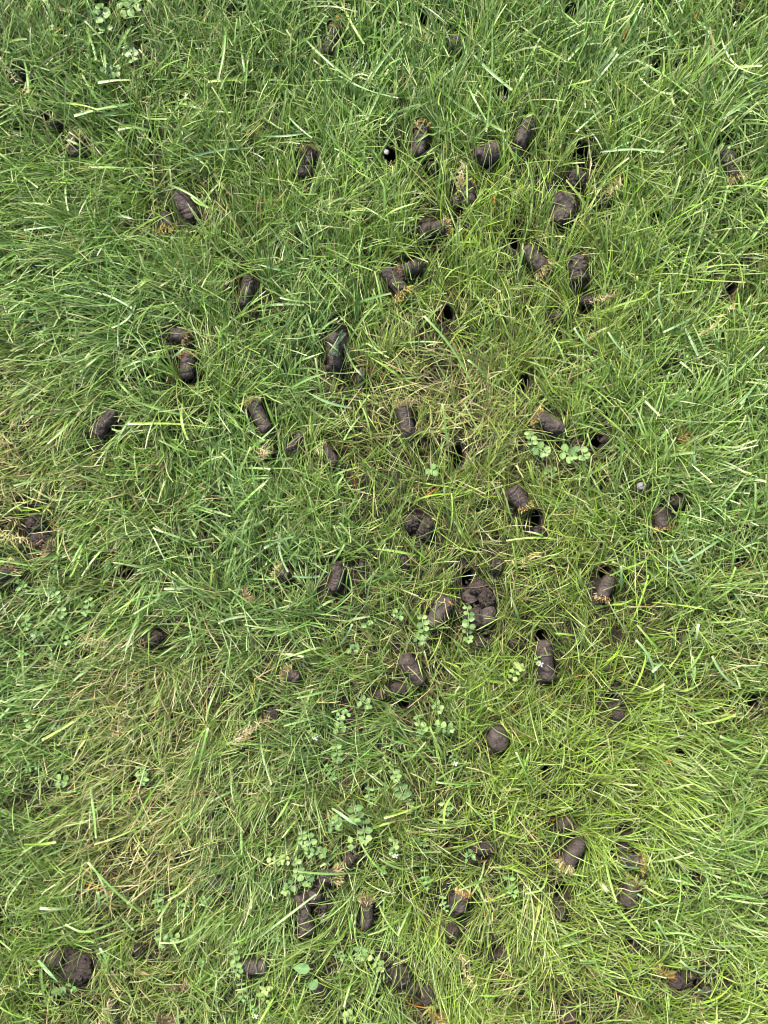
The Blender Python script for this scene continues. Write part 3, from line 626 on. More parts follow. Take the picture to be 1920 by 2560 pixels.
def make_coarse(name, n, x0, x1, y0, y1, Lr, Wr, segs, seed):
    global RNG
    RNG = np.random.default_rng(seed)
    x = RNG.uniform(x0, x1, n); y = RNG.uniform(y0, y1, n); px, py = to_px(x, y, 0.01)
    tn = tone(np.clip(px, 0, 1920), np.clip(py, 0, 2560))
    d = np.clip(tn[:, 3] ** 1.5 * (1 + 0.4 * vnoise(x, y, 0.05, 21)), 0.02, 1)
    for cx, cy, r, kk in THIN: d = d * (1 - np.exp(-((px - cx) ** 2 + (py - cy) ** 2) / (r * r)) * (1 - kk))
    k = RNG.random(n) < d; x = x[k]; y = y[k]; px = px[k]; py = py[k]; n = len(x)
    az, o = mk_dirs(n, px, py, 0.12)
    L = Lr[0] + (Lr[1] - Lr[0]) * RNG.beta(1.8, 2.6, n); wid = Wr[0] + (Wr[1] - Wr[0]) * RNG.beta(2, 2.6, n)
    th0 = np.radians(RNG.uniform(12, 50, n)); th1 = np.radians(RNG.normal(86, 14, n))
    c, tn = green_cols(n, px, py, RNG.random(n))
    c = mixc(c, np.tile(BLUE * 1.15, (n, 1)), np.clip(RNG.random(n) * tn[:, 0] * 1.3, 0, 1)); c = mixc(c, np.tile(PALE, (n, 1)), RNG.random(n) ** 1.5 * 0.55)
    base = mixc(c, np.tile(PALE, (n, 1)), RNG.random(n) * 0.4)
    cut = RNG.random(n) < 0.65
    tip = np.where(cut[:, None], mixc(c, np.tile(BUFF, (n, 1)), RNG.random(n) * 0.8), c)
    kink = (RNG.uniform(.3, 1.8, n), np.radians(RNG.normal(12, 12, n)), RNG.normal(0, .5, n))
    return blades(n, np.stack([x, y], -1), L, wid, az, th0, th1, base, c, tip, segs, cut, M_COARSE, name, bend=0.35, across=3, roll=0.5, kink=kink)

def make_dead(name, n, seed, upper=False):
    global RNG
    RNG = np.random.default_rng(seed)
    x = RNG.uniform(-.60, .60, n); y = RNG.uniform(-.76, .76, n); px, py = to_px(x, y, 0.01)
    tn = tone(np.clip(px, 0, 1920), np.clip(py, 0, 2560))
    if upper:
        k = RNG.random(n) < np.clip(tn[:, 2] ** 1.8 * 0.85 * (1 + .8 * vnoise(x, y, .03, 33)), 0.004, 1)
        x = x[k]; y = y[k]; px = px[k]; py = py[k]; tn = tn[k]; n = len(x)
    az, o = mk_dirs(n, px, py, 0.35)
    if upper:
        L = RNG.uniform(.010, .048, n); wid = RNG.uniform(.0005, .0015, n); lift = RNG.uniform(0.008, 0.026, n)
        th0 = np.radians(RNG.uniform(65, 95, n)); th1 = np.radians(RNG.normal(92, 14, n))
        c = mixc(np.tile(STRAW, (n, 1)), np.tile(BUFF, (n, 1)), RNG.random(n)); c = mixc(c, np.tile(BROWN, (n, 1)), np.clip(RNG.random(n) * 1.4 - .6, 0, 1))
        c = mixc(c, np.tile(YEL, (n, 1)), RNG.random(n) * 0.65)
    else:
        az = np.where(RNG.random(n) < .5, RNG.uniform(0, 6.28, n), az)
        L = RNG.uniform(.010, .040, n); wid = RNG.uniform(.0006, .0022, n); lift = RNG.uniform(0.0, 0.009, n)
        th0 = np.radians(RNG.uniform(60, 90, n)); th1 = np.radians(RNG.normal(90, 12, n))
        c = mixc(np.tile(STRAW * .35, (n, 1)), np.tile(BROWN * .6, (n, 1)), RNG.random(n)); c = mixc(c, np.tile(GREEN * .7, (n, 1)), RNG.random(n) * 0.5)
    orr = RNG.random(n) < 0.006; c[orr] = ORANGE * RNG.uniform(.5, 1, (orr.sum(), 1))
    cut = RNG.random(n) < .8
    return blades(n, np.stack([x, y], -1), L, wid, az, th0, th1, c, c, c * 1.1, 3, cut, M_DEAD, name, bend=0.6, lift=lift)

# long blades that lie on top and can be followed one by one in the photo: x0,y0 (root) x1,y1 (tip), width px, sideways bow px, tone (b blue, g green, y yellow, p pale)
HERO = [(905,240,1005,95,9,-8,'g'),(1040,165,1262,330,9,14,'g'),(1230,60,1215,330,8,-6,'g'),(1178,130,1280,225,9,4,'b'),(850,0,910,110,8,3,'y'),(640,340,780,330,6,5,'b'),
 (1165,205,1215,300,7,2,'g'),(975,190,915,300,8,2,'g'),(840,185,995,245,7,9,'b'),(1000,265,960,310,8,0,'g'),(720,290,780,345,6,3,'b'),(760,95,880,200,7,5,'g'),
 (1550,135,1720,235,9,-10,'g'),(1690,215,1870,80,8,4,'b'),(1610,35,1700,120,9,-8,'g'),(1740,50,1790,120,8,-8,'g'),(1800,85,1905,190,8,28,'p'),(1830,180,1915,215,7,0,'b'),
 (1595,190,1680,235,9,12,'p'),(1680,235,1690,270,8,4,'p'),(1780,310,1905,215,8,2,'g'),(1490,180,1540,118,8,2,'b'),(1470,230,1545,135,8,0,'b'),(1540,60,1420,150,8,10,'g'),
 (1500,380,1660,380,8,-6,'b'),(1610,470,1600,375,8,0,'y'),(1650,560,1700,440,8,4,'g'),(1540,250,1440,330,7,3,'b'),(1580,255,1600,340,8,-8,'g'),(1900,240,1800,300,7,0,'b'),
 (80,360,0,240,8,6,'g'),(335,258,185,290,10,3,'g'),(325,268,245,290,9,-3,'g'),(60,150,70,232,9,-4,'g'),(155,258,245,275,7,-4,'y'),(330,200,245,207,9,2,'p'),(385,330,295,325,9,8,'g'),
 (620,370,440,405,7,8,'b'),(330,65,290,130,8,2,'g'),(215,75,240,150,8,-4,'g'),(260,125,265,180,9,0,'g'),(560,40,545,200,7,-8,'g'),(600,100,612,180,8,0,'g'),(640,200,520,205,8,3,'y'),
 (420,460,520,520,7,-6,'g'),(275,540,340,550,8,-4,'b'),(400,540,310,600,7,6,'y'),(0,515,110,510,8,-5,'g'),(190,560,60,575,7,0,'b'),(165,640,175,676,9,0,'y'),
 (340,760,280,820,9,-12,'b'),(200,725,330,770,8,-9,'b'),(110,740,20,780,9,10,'g'),(270,870,200,930,8,0,'g'),(230,880,195,915,8,-4,'y'),(385,695,345,720,9,4,'y'),
 (430,895,460,870,7,0,'b'),(480,1040,330,1000,8,-5,'g'),(500,1065,320,1060,8,4,'y'),(455,1010,470,1100,8,8,'y'),(880,1020,760,975,9,-8,'b'),(900,1040,860,1100,6,2,'g'),
 (1120,1110,1105,1010,8,0,'g'),(1180,960,1060,790,8,10,'g'),(1230,960,1170,900,7,4,'g'),(890,750,780,655,8,-5,'g'),(740,685,640,660,8,0,'b'),(860,740,700,745,6,-12,'g'),
 (1500,880,1435,820,7,-8,'b'),(1595,720,1592,690,8,0,'y'),(1665,800,1650,705,7,-10,'b'),(1600,910,1520,830,7,-8,'b'),(1740,790,1660,830,8,0,'b'),(1710,815,1745,890,8,0,'b'),
 (1660,1030,1720,975,8,-3,'g'),(1750,970,1700,905,8,8,'p'),(1610,1000,1650,1040,7,0,'p'),(1745,1180,1730,1130,9,0,'b'),(1890,960,1850,1010,8,0,'b'),(1915,990,1912,960,10,0,'b'),
 (1830,1330,1720,1400,8,0,'b'),(1660,1400,1740,1410,8,-6,'b'),(1740,1450,1680,1365,8,-10,'b'),(1553,1470,1552,1415,10,0,'b'),(1640,1700,1590,1600,8,10,'b'),(1660,1655,1630,1680,10,2,'b'),
 (1600,1735,1660,1710,8,5,'y'),(1740,1600,1745,1560,9,0,'p'),(1850,1720,1780,1640,8,-10,'b'),(1880,1850,1800,1840,9,-8,'g'),(560,1555,490,1610,0,0,'b'),
 (620,1540,545,1557,9,4,'p'),(490,1470,410,1472,8,0,'p'),(520,1490,530,1400,7,3,'y'),(475,1320,492,1345,7,0,'b'),(700,1330,720,1430,7,10,'b'),(740,1340,660,1370,8,4,'b'),
 (730,1440,800,1440,8,3,'b'),(850,1610,880,1560,7,3,'b'),(705,1635,760,1642,8,-2,'p'),(170,1850,105,1850,0,0,'g'),(215,1780,105,1850,10,-3,'y'),(220,1830,190,1880,8,-3,'y'),
 (495,1915,520,1820,8,0,'g'),(300,1690,100,1900,0,0,'g'),(270,2250,230,2160,8,4,'p'),(225,1965,240,2095,9,-2,'g'),(350,2280,220,2155,9,-5,'g'),(60,2110,140,2105,8,2,'y'),
 (245,2275,245,2230,8,2,'b'),(270,2440,250,2370,8,6,'b'),(95,2400,145,2455,11,0,'b'),(170,2270,100,2270,9,-2,'p'),(640,2350,790,2235,8,0,'p'),(900,2180,745,2178,8,-5,'g'),
 (830,2020,895,2065,10,0,'b'),(1145,1975,1110,2060,9,14,'y'),(1060,2010,960,2045,7,-2,'y'),(1200,1960,1090,1955,6,-3,'g'),(1500,2205,1520,2230,12,0,'p'),(1600,2170,1545,2165,8,0,'b'),
 (1580,2225,1640,2265,8,0,'b'),(1680,2370,1640,2300,7,0,'b'),(1510,2390,1450,2400,7,-6,'g'),(1740,2430,1745,2400,6,4,'y'),(1790,2430,1700,2400,8,-14,'b'),(1765,2478,1745,2474,10,0,'b'),
 (1560,2360,1540,2430,0,0,'b'),(860,2160,760,2200,0,0,'g'),(1370,1780,1290,1690,0,0,'g'),(1250,1790,1220,1770,9,2,'y'),(1335,1980,1290,1880,6,0,'g'),(955,1605,1035,1570,0,0,'g')]
HERO = [h for h in HERO if h[4] > 0]
def make_hero():
    S = 14; Vs = []; Fs = []; Cs = []; b = 0
    tc = {'g': (0.15, 0.27, 0.060), 'b': (0.19, 0.32, 0.13), 'y': (0.25, 0.35, 0.055), 'p': (0.33, 0.41, 0.19)}
    rr = random.Random(3)
    for x0, y0, x1, y1, wd, bow, tn in HERO:
        L = math.hypot(x1 - x0, y1 - y0); nx, ny = -(y1 - y0) / L, (x1 - x0) / L; tilt = rr.uniform(-.5, .5)
        z0 = rr.uniform(0.020, 0.034); zp = rr.uniform(.010, .016)
        c = Vector(tc[tn]) * rr.uniform(.85, 1.15); cutp = rr.random() < .75
        for k in range(S):
            t = k / (S - 1); o = math.sin(t * math.pi) * bow * 1.0
            z = z0 + zp * math.sin(t * 2.0) 
            p = W(x0 + (x1 - x0) * t + nx * o, y0 + (y1 - y0) * t + ny * o, z)
            ww = wd * .74 / PXM / 2 * (0.6 + .4 * min(1, t * 4)) * (1 if cutp else max(0.08, min(1, (1 - t) * 3.2)))
            s = Vector((nx, -ny, tilt + .3 * math.sin(t * 5 + x0))).normalized()
            up = Vector((0, 0, ww * 0.4))
            Vs += [p - s * ww + up, p, p + s * ww + up]
            f = max(0, (t - .9) * 8) if cutp else 0
            cc = c.lerp(Vector((.5, .5, .3)), min(.7, f)) * (0.85 + .25 * t)
            Cs += [cc, cc * 1.2, cc]
            if k < S - 1:
                i = b + 3 * k; Fs += [(i, i + 1, i + 4, i + 3), (i + 1, i + 2, i + 5, i + 4)]
        b += 3 * S
    return quads('long_grass_blades', np.array([list(v) for v in Vs]), np.array(Fs), M_COARSE, np.array([list(v) for v in Cs]))

# ------------------------------------------------------------------ soil plugs, clods, holes
def fib_mesh(name, n, R, L0, L1, cols, seed, axis_spread=0.9, disc=0.4, flat=False, bits=None):
    """fibres growing from a disc at the origin along +X"""
    r = random.Random(seed); Vs = []; Fs = []; Cs = []; b = 0
    for i in range(n):
        a = r.uniform(0, 6.283); q = R * math.sqrt(r.random()); p = Vector((r.uniform(-disc, .25) * R, q * math.cos(a), q * math.sin(a)))
        if flat: p = Vector((r.uniform(-1, 1) * R * 1.2, r.uniform(-1, 1) * R, abs(q) * .5))
        dv = Vector((1.0 + r.uniform(-.5, .5), math.cos(a) * axis_spread * r.uniform(.1, 1.6), math.sin(a) * axis_spread * r.uniform(.1, 1.6)))
        if flat: dv = Vector((r.uniform(-1, 1), r.uniform(-1, 1), r.uniform(-.1, .5)))
        dv.normalize(); L = r.uniform(L0, L1); wv = r.uniform(.0002, .0005); crv = Vector((r.uniform(-1, 1), r.uniform(-1, 1), r.uniform(-1, 1))) * r.uniform(.1, 1.1)
        c = Vector(r.choice(cols)) * r.uniform(.45, 1.0); sd2 = dv.cross(Vector((r.uniform(-.3, .3), r.uniform(-.3, .3), 1))).normalized()
        for k in range(5):
            t = k / 4; d2 = (dv + crv * t).normalized(); 
            if k: p = p + d2 * (L / 4)
            Vs += [p - sd2 * wv, p + sd2 * wv]; Cs += [c * (.8 + .4 * t)] * 2
            if k < 4: j = b + 2 * k; Fs.append((j, j + 1, j + 3, j + 2))
        b += 10
    return Vs, Fs, Cs

def lathe_noise(L, R, seed, rings=64, seg=44, bend=0.0, cracks=2, rag=0.5, pit=1.0, blk=0.0009):
    off = Vector((seed * 3.17, seed * 1.7, seed * .9)); r = random.Random(seed); V = []
    cr = [(r.uniform(-.38, .38), r.uniform(.0008, .0020), r.uniform(0, 6.28), r.uniform(.6, 2.0)) for _ in range(cracks)]
    e0, e1 = r.uniform(.12, .32), r.uniform(.10, .25); longc = (r.uniform(0, 6.28), r.uniform(.0003, .001))
    for i in range(rings + 1):
        u = i / rings
        # ring spacing: ends denser
        s = -0.5 + u; x = s * L
        d0 = (u) / e0; d1 = (1 - u) / e1
        prof = min(1, (1 - max(0, 1 - d0) ** 2.6) ** .5 if d0 < 1 else 1, (1 - max(0, 1 - d1) ** 3.5) ** .5 if d1 < 1 else 1)
        for k in range(seg):
            a = 6.28318 * k / seg; ca, sa = math.cos(a), math.sin(a)
            q = Vector((x * 60, ca * R * 60, sa * R * 60)) + off
            rad = R * prof * (1 + .17 * mn.noise(q * .8)) - blk * prof * math.exp(-((lambda d_: d_[1] - d_[0])(mn.voronoi(q * .95 + Vector((.4 * mn.noise(q * 3), .4 * mn.noise(q * 3 + off), 0)))[0]) / .07) ** 2) + .0007 * pit * mn.noise(q * 4.0) * prof + .00035 * pit * mn.noise(q * 11) * prof
            for (cs, dp, ph, wob) in cr:
                dd = (s - cs) * L + .0022 * math.sin(a * wob + ph) + .0012 * mn.noise(q * 5)
                amp = .35 + .65 * max(0, math.cos(a - ph + 1.2))
                rad -= dp * amp * math.exp(-(dd / .00055) ** 2) * prof
            rad -= longc[1] * 1.2 * math.exp(-((a - longc[0] + .5 * mn.noise(q * 1.5)) / .12) ** 2)
            xx = x + rag * .0016 * mn.noise(q * 2.2) * (1 if abs(s) > .3 else .2)
            V.append((xx, rad * ca + bend * (s * s - .08) * L, rad * sa))
    V = np.array(V); F = []
    for i in range(rings):
        for k in range(seg):
            k2 = (k + 1) % seg; F.append((i * seg + k, i * seg + k2, (i + 1) * seg + k2, (i + 1) * seg + k))
    # close the ends with a shallow collapsed ring
    n = len(V)
    for e, ring in ((0, 0), (1, rings)):
        c = V[ring * seg:(ring + 1) * seg].mean(0); c[0] += (-1 if e == 0 else 1) * R * .04
        V = np.vstack([V, c[None]]); ci = n + e
        for k in range(0, seg, 2):
            k2 = (k + 1) % seg; k3 = (k + 2) % seg; a = [ring * seg + k, ring * seg + k2, ring * seg + k3, ci]
            F.append(tuple(a if e == 1 else [a[0], a[3], a[2], a[1]]))
    return V, np.array(F)

CAPC = {'gold': [(.50, .36, .10), (.40, .24, .06), (.55, .46, .20), (.20, .12, .05), (.34, .34, .08)], 'tan': [(.46, .37, .19), (.34, .25, .12), (.20, .13, .07), (.52, .45, .28)],
 'straw': [(.52, .44, .20), (.46, .38, .15), (.58, .52, .30), (.28, .19, .08), (.30, .34, .10)], 'orange': [(.50, .27, .07), (.46, .36, .14), (.28, .15, .05), (.52, .44, .22), (.2, .12, .06)],
 'moss': [(.42, .36, .08), (.28, .30, .05), (.50, .40, .14), (.24, .13, .05)], 'green': [(.20, .32, .06), (.35, .38, .14), (.45, .40, .2)],
 'brown': [(.14, .09, .05), (.22, .14, .08), (.32, .24, .14)], 'goldface': [(.52, .36, .12), (.42, .26, .07), (.58, .48, .22)]}
G_PLUG = 'soil plugs pulled out by lawn aeration'
ang_of = lambda a: math.radians(a)
def build_plug(i, row):
    px, py, L, Wd, ang, cap, kp, label = row
    r = random.Random(100 + i)
    R = Wd / PXM / 2; Lm = L / PXM
    hid = kp > .3
    z = (0.012 if hid else 0.0195) + r.uniform(-.002, .003)
    Wd *= .92; L *= 1.04; R = Wd / PXM / 2; Lm = L / PXM
    root = link('soil_plug', None); root.empty_display_size = .02
    p = W(px, py, z); root.location = p; root.rotation_euler = (r.uniform(-.25, .25), r.uniform(-.16, .16), ang_of(ang))
    tag(root, label, 'soil plug', G_PLUG)
    bend = .5 if 'banana' in label else r.uniform(-.12, .12)
    hascap = cap != 'none'; Lc = Lm * (.86 if hascap else 1.0)
    nc = 4 if ('crack' in label or 'ridged' in label) else (3 if 'broken' in label else r.choice([1, 2, 2, 3]))
    smooth = 'smooth' in label or 'pale' in label
    V, F = lathe_noise(Lc, R * 1.0, i + 1, bend=bend, cracks=nc, rag=2.0 if 'ragged' in label or 'fuzzy' in label else 1.3, blk=.0004 if smooth else .0011, pit=.8 if smooth else (2.4 if 'fuzzy' in label or 'blocky' in label else 1.2))
    if 'squat' in label: V[:, 0] *= 1 + .12 * np.sign(V[:, 1])
    if 'pointed' in label: V[:, 1:] *= (1 - .35 * np.clip(-V[:, 0] / Lc - .1, 0, 1))[:, None]
    V[:, 0] -= (Lm - Lc) / 2
    link('clay_core', quads('clay_core', V, F, M_CORE), root)
    if hascap:
        x1 = Lm / 2 - (Lm - Lc) - R * .10
        n = 240 if cap in ('straw', 'goldface') else 200
        Vs, Fs, Cs = fib_mesh('c', n, R * .98, R * .25, R * (1.4 if cap in ('straw', 'moss', 'green') else .8), CAPC[cap], 500 + i, disc=.5)
        bump = []; b0 = len(Vs); seg, rg = 20, 7     # matted fibrous pad that carries the fibres
        for a in range(rg + 1):
            for k in range(seg):
                an = 6.283 * k / seg; pr = math.cos(a / rg * 1.5708) ** .6 if a < rg else .02
                q = Vector((a * 1.3 + i, math.cos(an) * 2, math.sin(an) * 2)); rr2 = R * .97 * max(.02, pr) * (1 + .18 * mn.noise(q * 1.7) + .1 * mn.noise(q * 5))
                bump.append((R * .55 * math.sin(a / rg * 1.5708) + .0008 * mn.noise(q * 3), rr2 * math.cos(an), rr2 * math.sin(an)))
        for a in range(rg):
            for k in range(seg): k2 = (k + 1) % seg; Fs.append((b0 + a * seg + k, b0 + a * seg + k2, b0 + (a + 1) * seg + k2, b0 + (a + 1) * seg + k))
        base = CAPC[cap]
        Vs = [list(v) for v in Vs] + [list(v) for v in bump]
        Cs = [list(c) for c in Cs] + [[v * (.8 + .5 * mn.noise(Vector(q) * 900)) for v in (.15, .105, .055)] for q in bump]
        me = quads('thatch_cap', np.array(Vs) + np.array([x1, 0, 0]), np.array(Fs), M_DEAD, np.array(Cs).clip(0.01, 1))
        link('thatch_cap', me, root)

def build_clod(i, row):
    px, py, L, Wd, ang, rough, straw, kp, label = row
    r = random.Random(900 + i)
    bm = bmesh.new(); bmesh.ops.create_icosphere(bm, subdivisions=5 if L * Wd > 500 else 4, radius=1.0)
    L *= .93; Wd *= .93; a, b = L / PXM / 2, Wd / PXM / 2; cz = min(a, b) * (.55 if L > 80 else .8); off = Vector((i * 2.3, i * 1.1, 4.2))
    flat_ = L > 80 or 'smear' in label
    for v in bm.verts:
        n = v.co.copy(); q = n * 1.3 + off
        f = 1 + .16 * mn.noise(q) + (.26 * rough + .03) * mn.noise(q * 2.3) + .16 * rough * mn.noise(q * 5.1) + .07 * (rough + .15) * mn.noise(q * 12)
        if rough > .5:
            dd = mn.voronoi(q * 1.6)[0]; f -= .42 * (rough - .35) * math.exp(-((dd[1] - dd[0]) / .09) ** 2)
        # blocky: superellipsoid
        m = max(abs(n.x), abs(n.y), abs(n.z)); f *= 1 + .20 * (1 - m) * (-1 if rough > .9 else .2)
        v.co = Vector((n.x * f * a * 1.06, n.y * f * b * 1.06, n.z * f * cz * (.5 if n.z < 0 else 1)))
        if flat_: v.co.z = min(v.co.z, cz * .55 + .0006 * mn.noise(q * 6) + .0010 * mn.noise(q * 2))
    me = bpy.data.meshes.new('soil_clod'); bm.to_mesh(me); bm.free()
    for p in me.polygons: p.use_smooth = True
    me.materials.append(M_CORE if rough < .35 else M_CLOD)
    z = (0.006 if flat_ and L < 100 else 0.0135) if kp < .35 else 0.007
    o = link('soil_clod', me); o.location = W(px, py, z); o.rotation_euler = (r.uniform(-.2, .2), r.uniform(-.2, .2), ang_of(ang))
    if 'heap' in label: o.location.z -= .003
    tag(o, label, 'soil lump', 'loose lumps of soil on the lawn')
    if straw > .15:
        Vs, Fs, Cs = fib_mesh('s', max(36, int(80 * straw)), 1, .004, .011, CAPC['tan' if i % 2 else 'straw'], 70 + i, flat=True)
        V = np.array([list(v) for v in Vs]); V = V.reshape(-1, 10, 3); 
        rr = random.Random(i)
        for k in range(len(V)):
            u, an = math.sqrt(rr.random()) * .5, rr.uniform(0, 6.283); bx, by = u * math.cos(an) * a, u * math.sin(an) * b
            if straw > .5: bx += a * .25; by -= b * .15
            zz = cz * math.sqrt(max(.05, 1 - min(1, u) ** 2)) * (1.0 if not flat_ else .6)
            V[k] += np.array([bx, by, zz + .0004]) - V[k].mean(0) * np.array([1, 1, .7])
        tu = link('dry_straw', quads('dry_straw', V.reshape(-1, 3), np.array(Fs), M_DEAD, np.array([list(c) for c in Cs])), o)

def build_hole(i, row):
    px, py, w_, h_, label = row
    c = W(px, py, 0.0); rx, ry = w_ / PXM / 2, h_ / PXM / 2; g0 = gz(c.x, c.y); seg = 32; V = []; lv = []
    dz = [(.0065, -.0040), (.0038, .0006), (.0018, .0010), (.0005, -.0010), (-.0003, -.006), (-.0008, -.014), (-.0010, -.026), (-.0014, -.040), (-.002, -.054), (-.0045, -.060)]
    for a, (dr, z) in enumerate(dz):
        for k in range(seg):
            an = 6.28318 * k / seg; q = Vector((math.cos(an) * 1.6 + i, math.sin(an) * 1.6, a * .45))
            j = 1 + .16 * mn.noise(q) + .10 * mn.noise(q * 3.1)
            x = (rx * j + dr + .0008 * mn.noise(q * 4)) * math.cos(an); y = (ry * j + dr + .0008 * mn.noise(q * 4 + Vector((3, 3, 3)))) * math.sin(an)
            zz = z + (.0012 * mn.noise(q * 3.7) if 0 < a < 4 else .0006 * mn.noise(q * 3))
            gg = gz(c.x + x, c.y + y) - g0 if a < 2 else 0
            V.append((x, y, zz + gg))
    n = len(V); V.append((0, 0, -.061)); F = []
    for a in range(len(dz) - 1):
        for k in range(seg): k2 = (k + 1) % seg; F.append((a * seg + k, (a + 1) * seg + k, (a + 1) * seg + k2, a * seg + k2))
    b = (len(dz) - 1) * seg
    for k in range(0, seg, 2): F.append((b + k, n, b + (k + 2) % seg, b + k + 1))
    o = link('aeration_hole', quads('aeration_hole', np.array(V), np.array(F), M_HOLE)); o.location = (c.x, c.y, g0)
    tag(o, label, 'hole', 'holes left in the lawn by aeration')

for i, row in enumerate(PLUGS): build_plug(i, row)
for i, row in enumerate(CLODS): build_clod(i, row)
for i, row in enumerate(HOLES): build_hole(i, row)

# ------------------------------------------------------------------ weeds
def leaf_mesh(kind, seed, col, col2):
    """leaf of unit length from the origin along +X, petiole included"""
    r = random.Random(seed); V = []; F = []; C = []; n, m = 10, 6
    cup = r.uniform(-.16, .22); droop = r.uniform(-.25, .10); fold = r.uniform(.02, .14); asym = r.uniform(-.05, .05)
    for i in range(n + 1):
        t = i / n; x = .10 + .90 * t
        if kind == 'r': hw = .42 * math.sin(math.pi * min(1, max(.001, t)) ** .80) ** .55
        elif kind == 'c': hw = .44 * math.sin(math.pi * t ** 1.1) ** .6
        else: hw = .30 * math.sin(math.pi * t ** .72) ** .85
        hw = max(hw, .012)
        for j in range(m + 1):
            s = -1 + 2 * j / m; y = s * hw + asym * math.sin(t * 3)
            z = droop * t * t + cup * s * s * hw + fold * abs(s) * hw * 1.2 + .014 * math.sin(t * 15 + abs(s) * 5)
            V.append((x, y, z))
            vein = 1.25 if j == m // 2 else (1.08 if (i + abs(j - m // 2)) % 3 == 0 else 1.0)
            f = (1 - abs(s)) * .25 + .1 * t
            C.append([(a * (1 - f) + b_ * f) * vein for a, b_ in zip(col, col2)])
    for i in range(n):
        for j in range(m): F.append((i * (m + 1) + j, (i + 1) * (m + 1) + j, (i + 1) * (m + 1) + j + 1, i * (m + 1) + j + 1))
    b = len(V)
    for k, x in enumerate((-.05, .12)):
        for yy, zz in ((-.022, 0), (0, .022), (.022, 0), (0, -.022)): V.append((x, yy, zz)); C.append([v * 1.2 for v in col2])
    for j in range(4): F.append((b + j, b + (j + 1) % 4, b + 4 + (j + 1) % 4, b + 4 + j))
    return quads('leaf', np.array(V), np.array(F), M_LEAF, np.array(C))
LC = {'r': [((.15, .26, .065), (.24, .34, .12)), ((.11, .20, .060), (.18, .28, .11)), ((.20, .31, .09), (.30, .40, .15))],
      'p': [((.15, .28, .07), (.24, .36, .11)), ((.12, .24, .06), (.20, .33, .10))],
      'y': [((.27, .38, .10), (.38, .46, .15)), ((.21, .33, .08), (.31, .41, .12))],
      'c': [((.17, .30, .08), (.26, .38, .14))]}
LEAF = {k: [leaf_mesh('p' if k == 'y' and q % 2 else ('r' if k == 'y' else k), 10 * q + ord(k), *cc) for q, cc in enumerate(v * (3 if k != 'c' else 2))] for k, v in LC.items()}

def tube(pts, rad, name, mat, col, seg=6):
    V = []; F = []
    for i, p in enumerate(pts):
        d = (pts[min(i + 1, len(pts) - 1)] - pts[max(i - 1, 0)]).normalized(); s = d.cross(Vector((0.1, 0.2, 1))).normalized(); u = s.cross(d)
        for k in range(seg): a = 6.283 * k / seg; V.append(p + (s * math.cos(a) + u * math.sin(a)) * rad)
    for i in range(len(pts) - 1):
        for k in range(seg): k2 = (k + 1) % seg; F.append((i * seg + k, i * seg + k2, (i + 1) * seg + k2, (i + 1) * seg + k))
    return quads(name, np.array([list(v) for v in V]), np.array(F), mat, np.tile(col, (len(V), 1)))

def petal_mesh():
    V = [(0, 0, .0005)]; F = []
    for q in range(4):
        a0 = q * 1.5708
        for da, rr in ((-.55, .0016), (-.3, .0027), (.3, .0027), (.55, .0016)): V.append((rr * math.cos(a0 + da), rr * math.sin(a0 + da), .0009))
        b = 1 + q * 4; F += [(0, b, b + 1, b + 2), (0, b + 2, b + 3, 0)][:1]; F.append((0, b + 2, b + 3, b + 3 if False else 0)) if False else None
    return quads('flower', np.array(V), np.array(F), M_PETAL)
PETAL = petal_mesh()

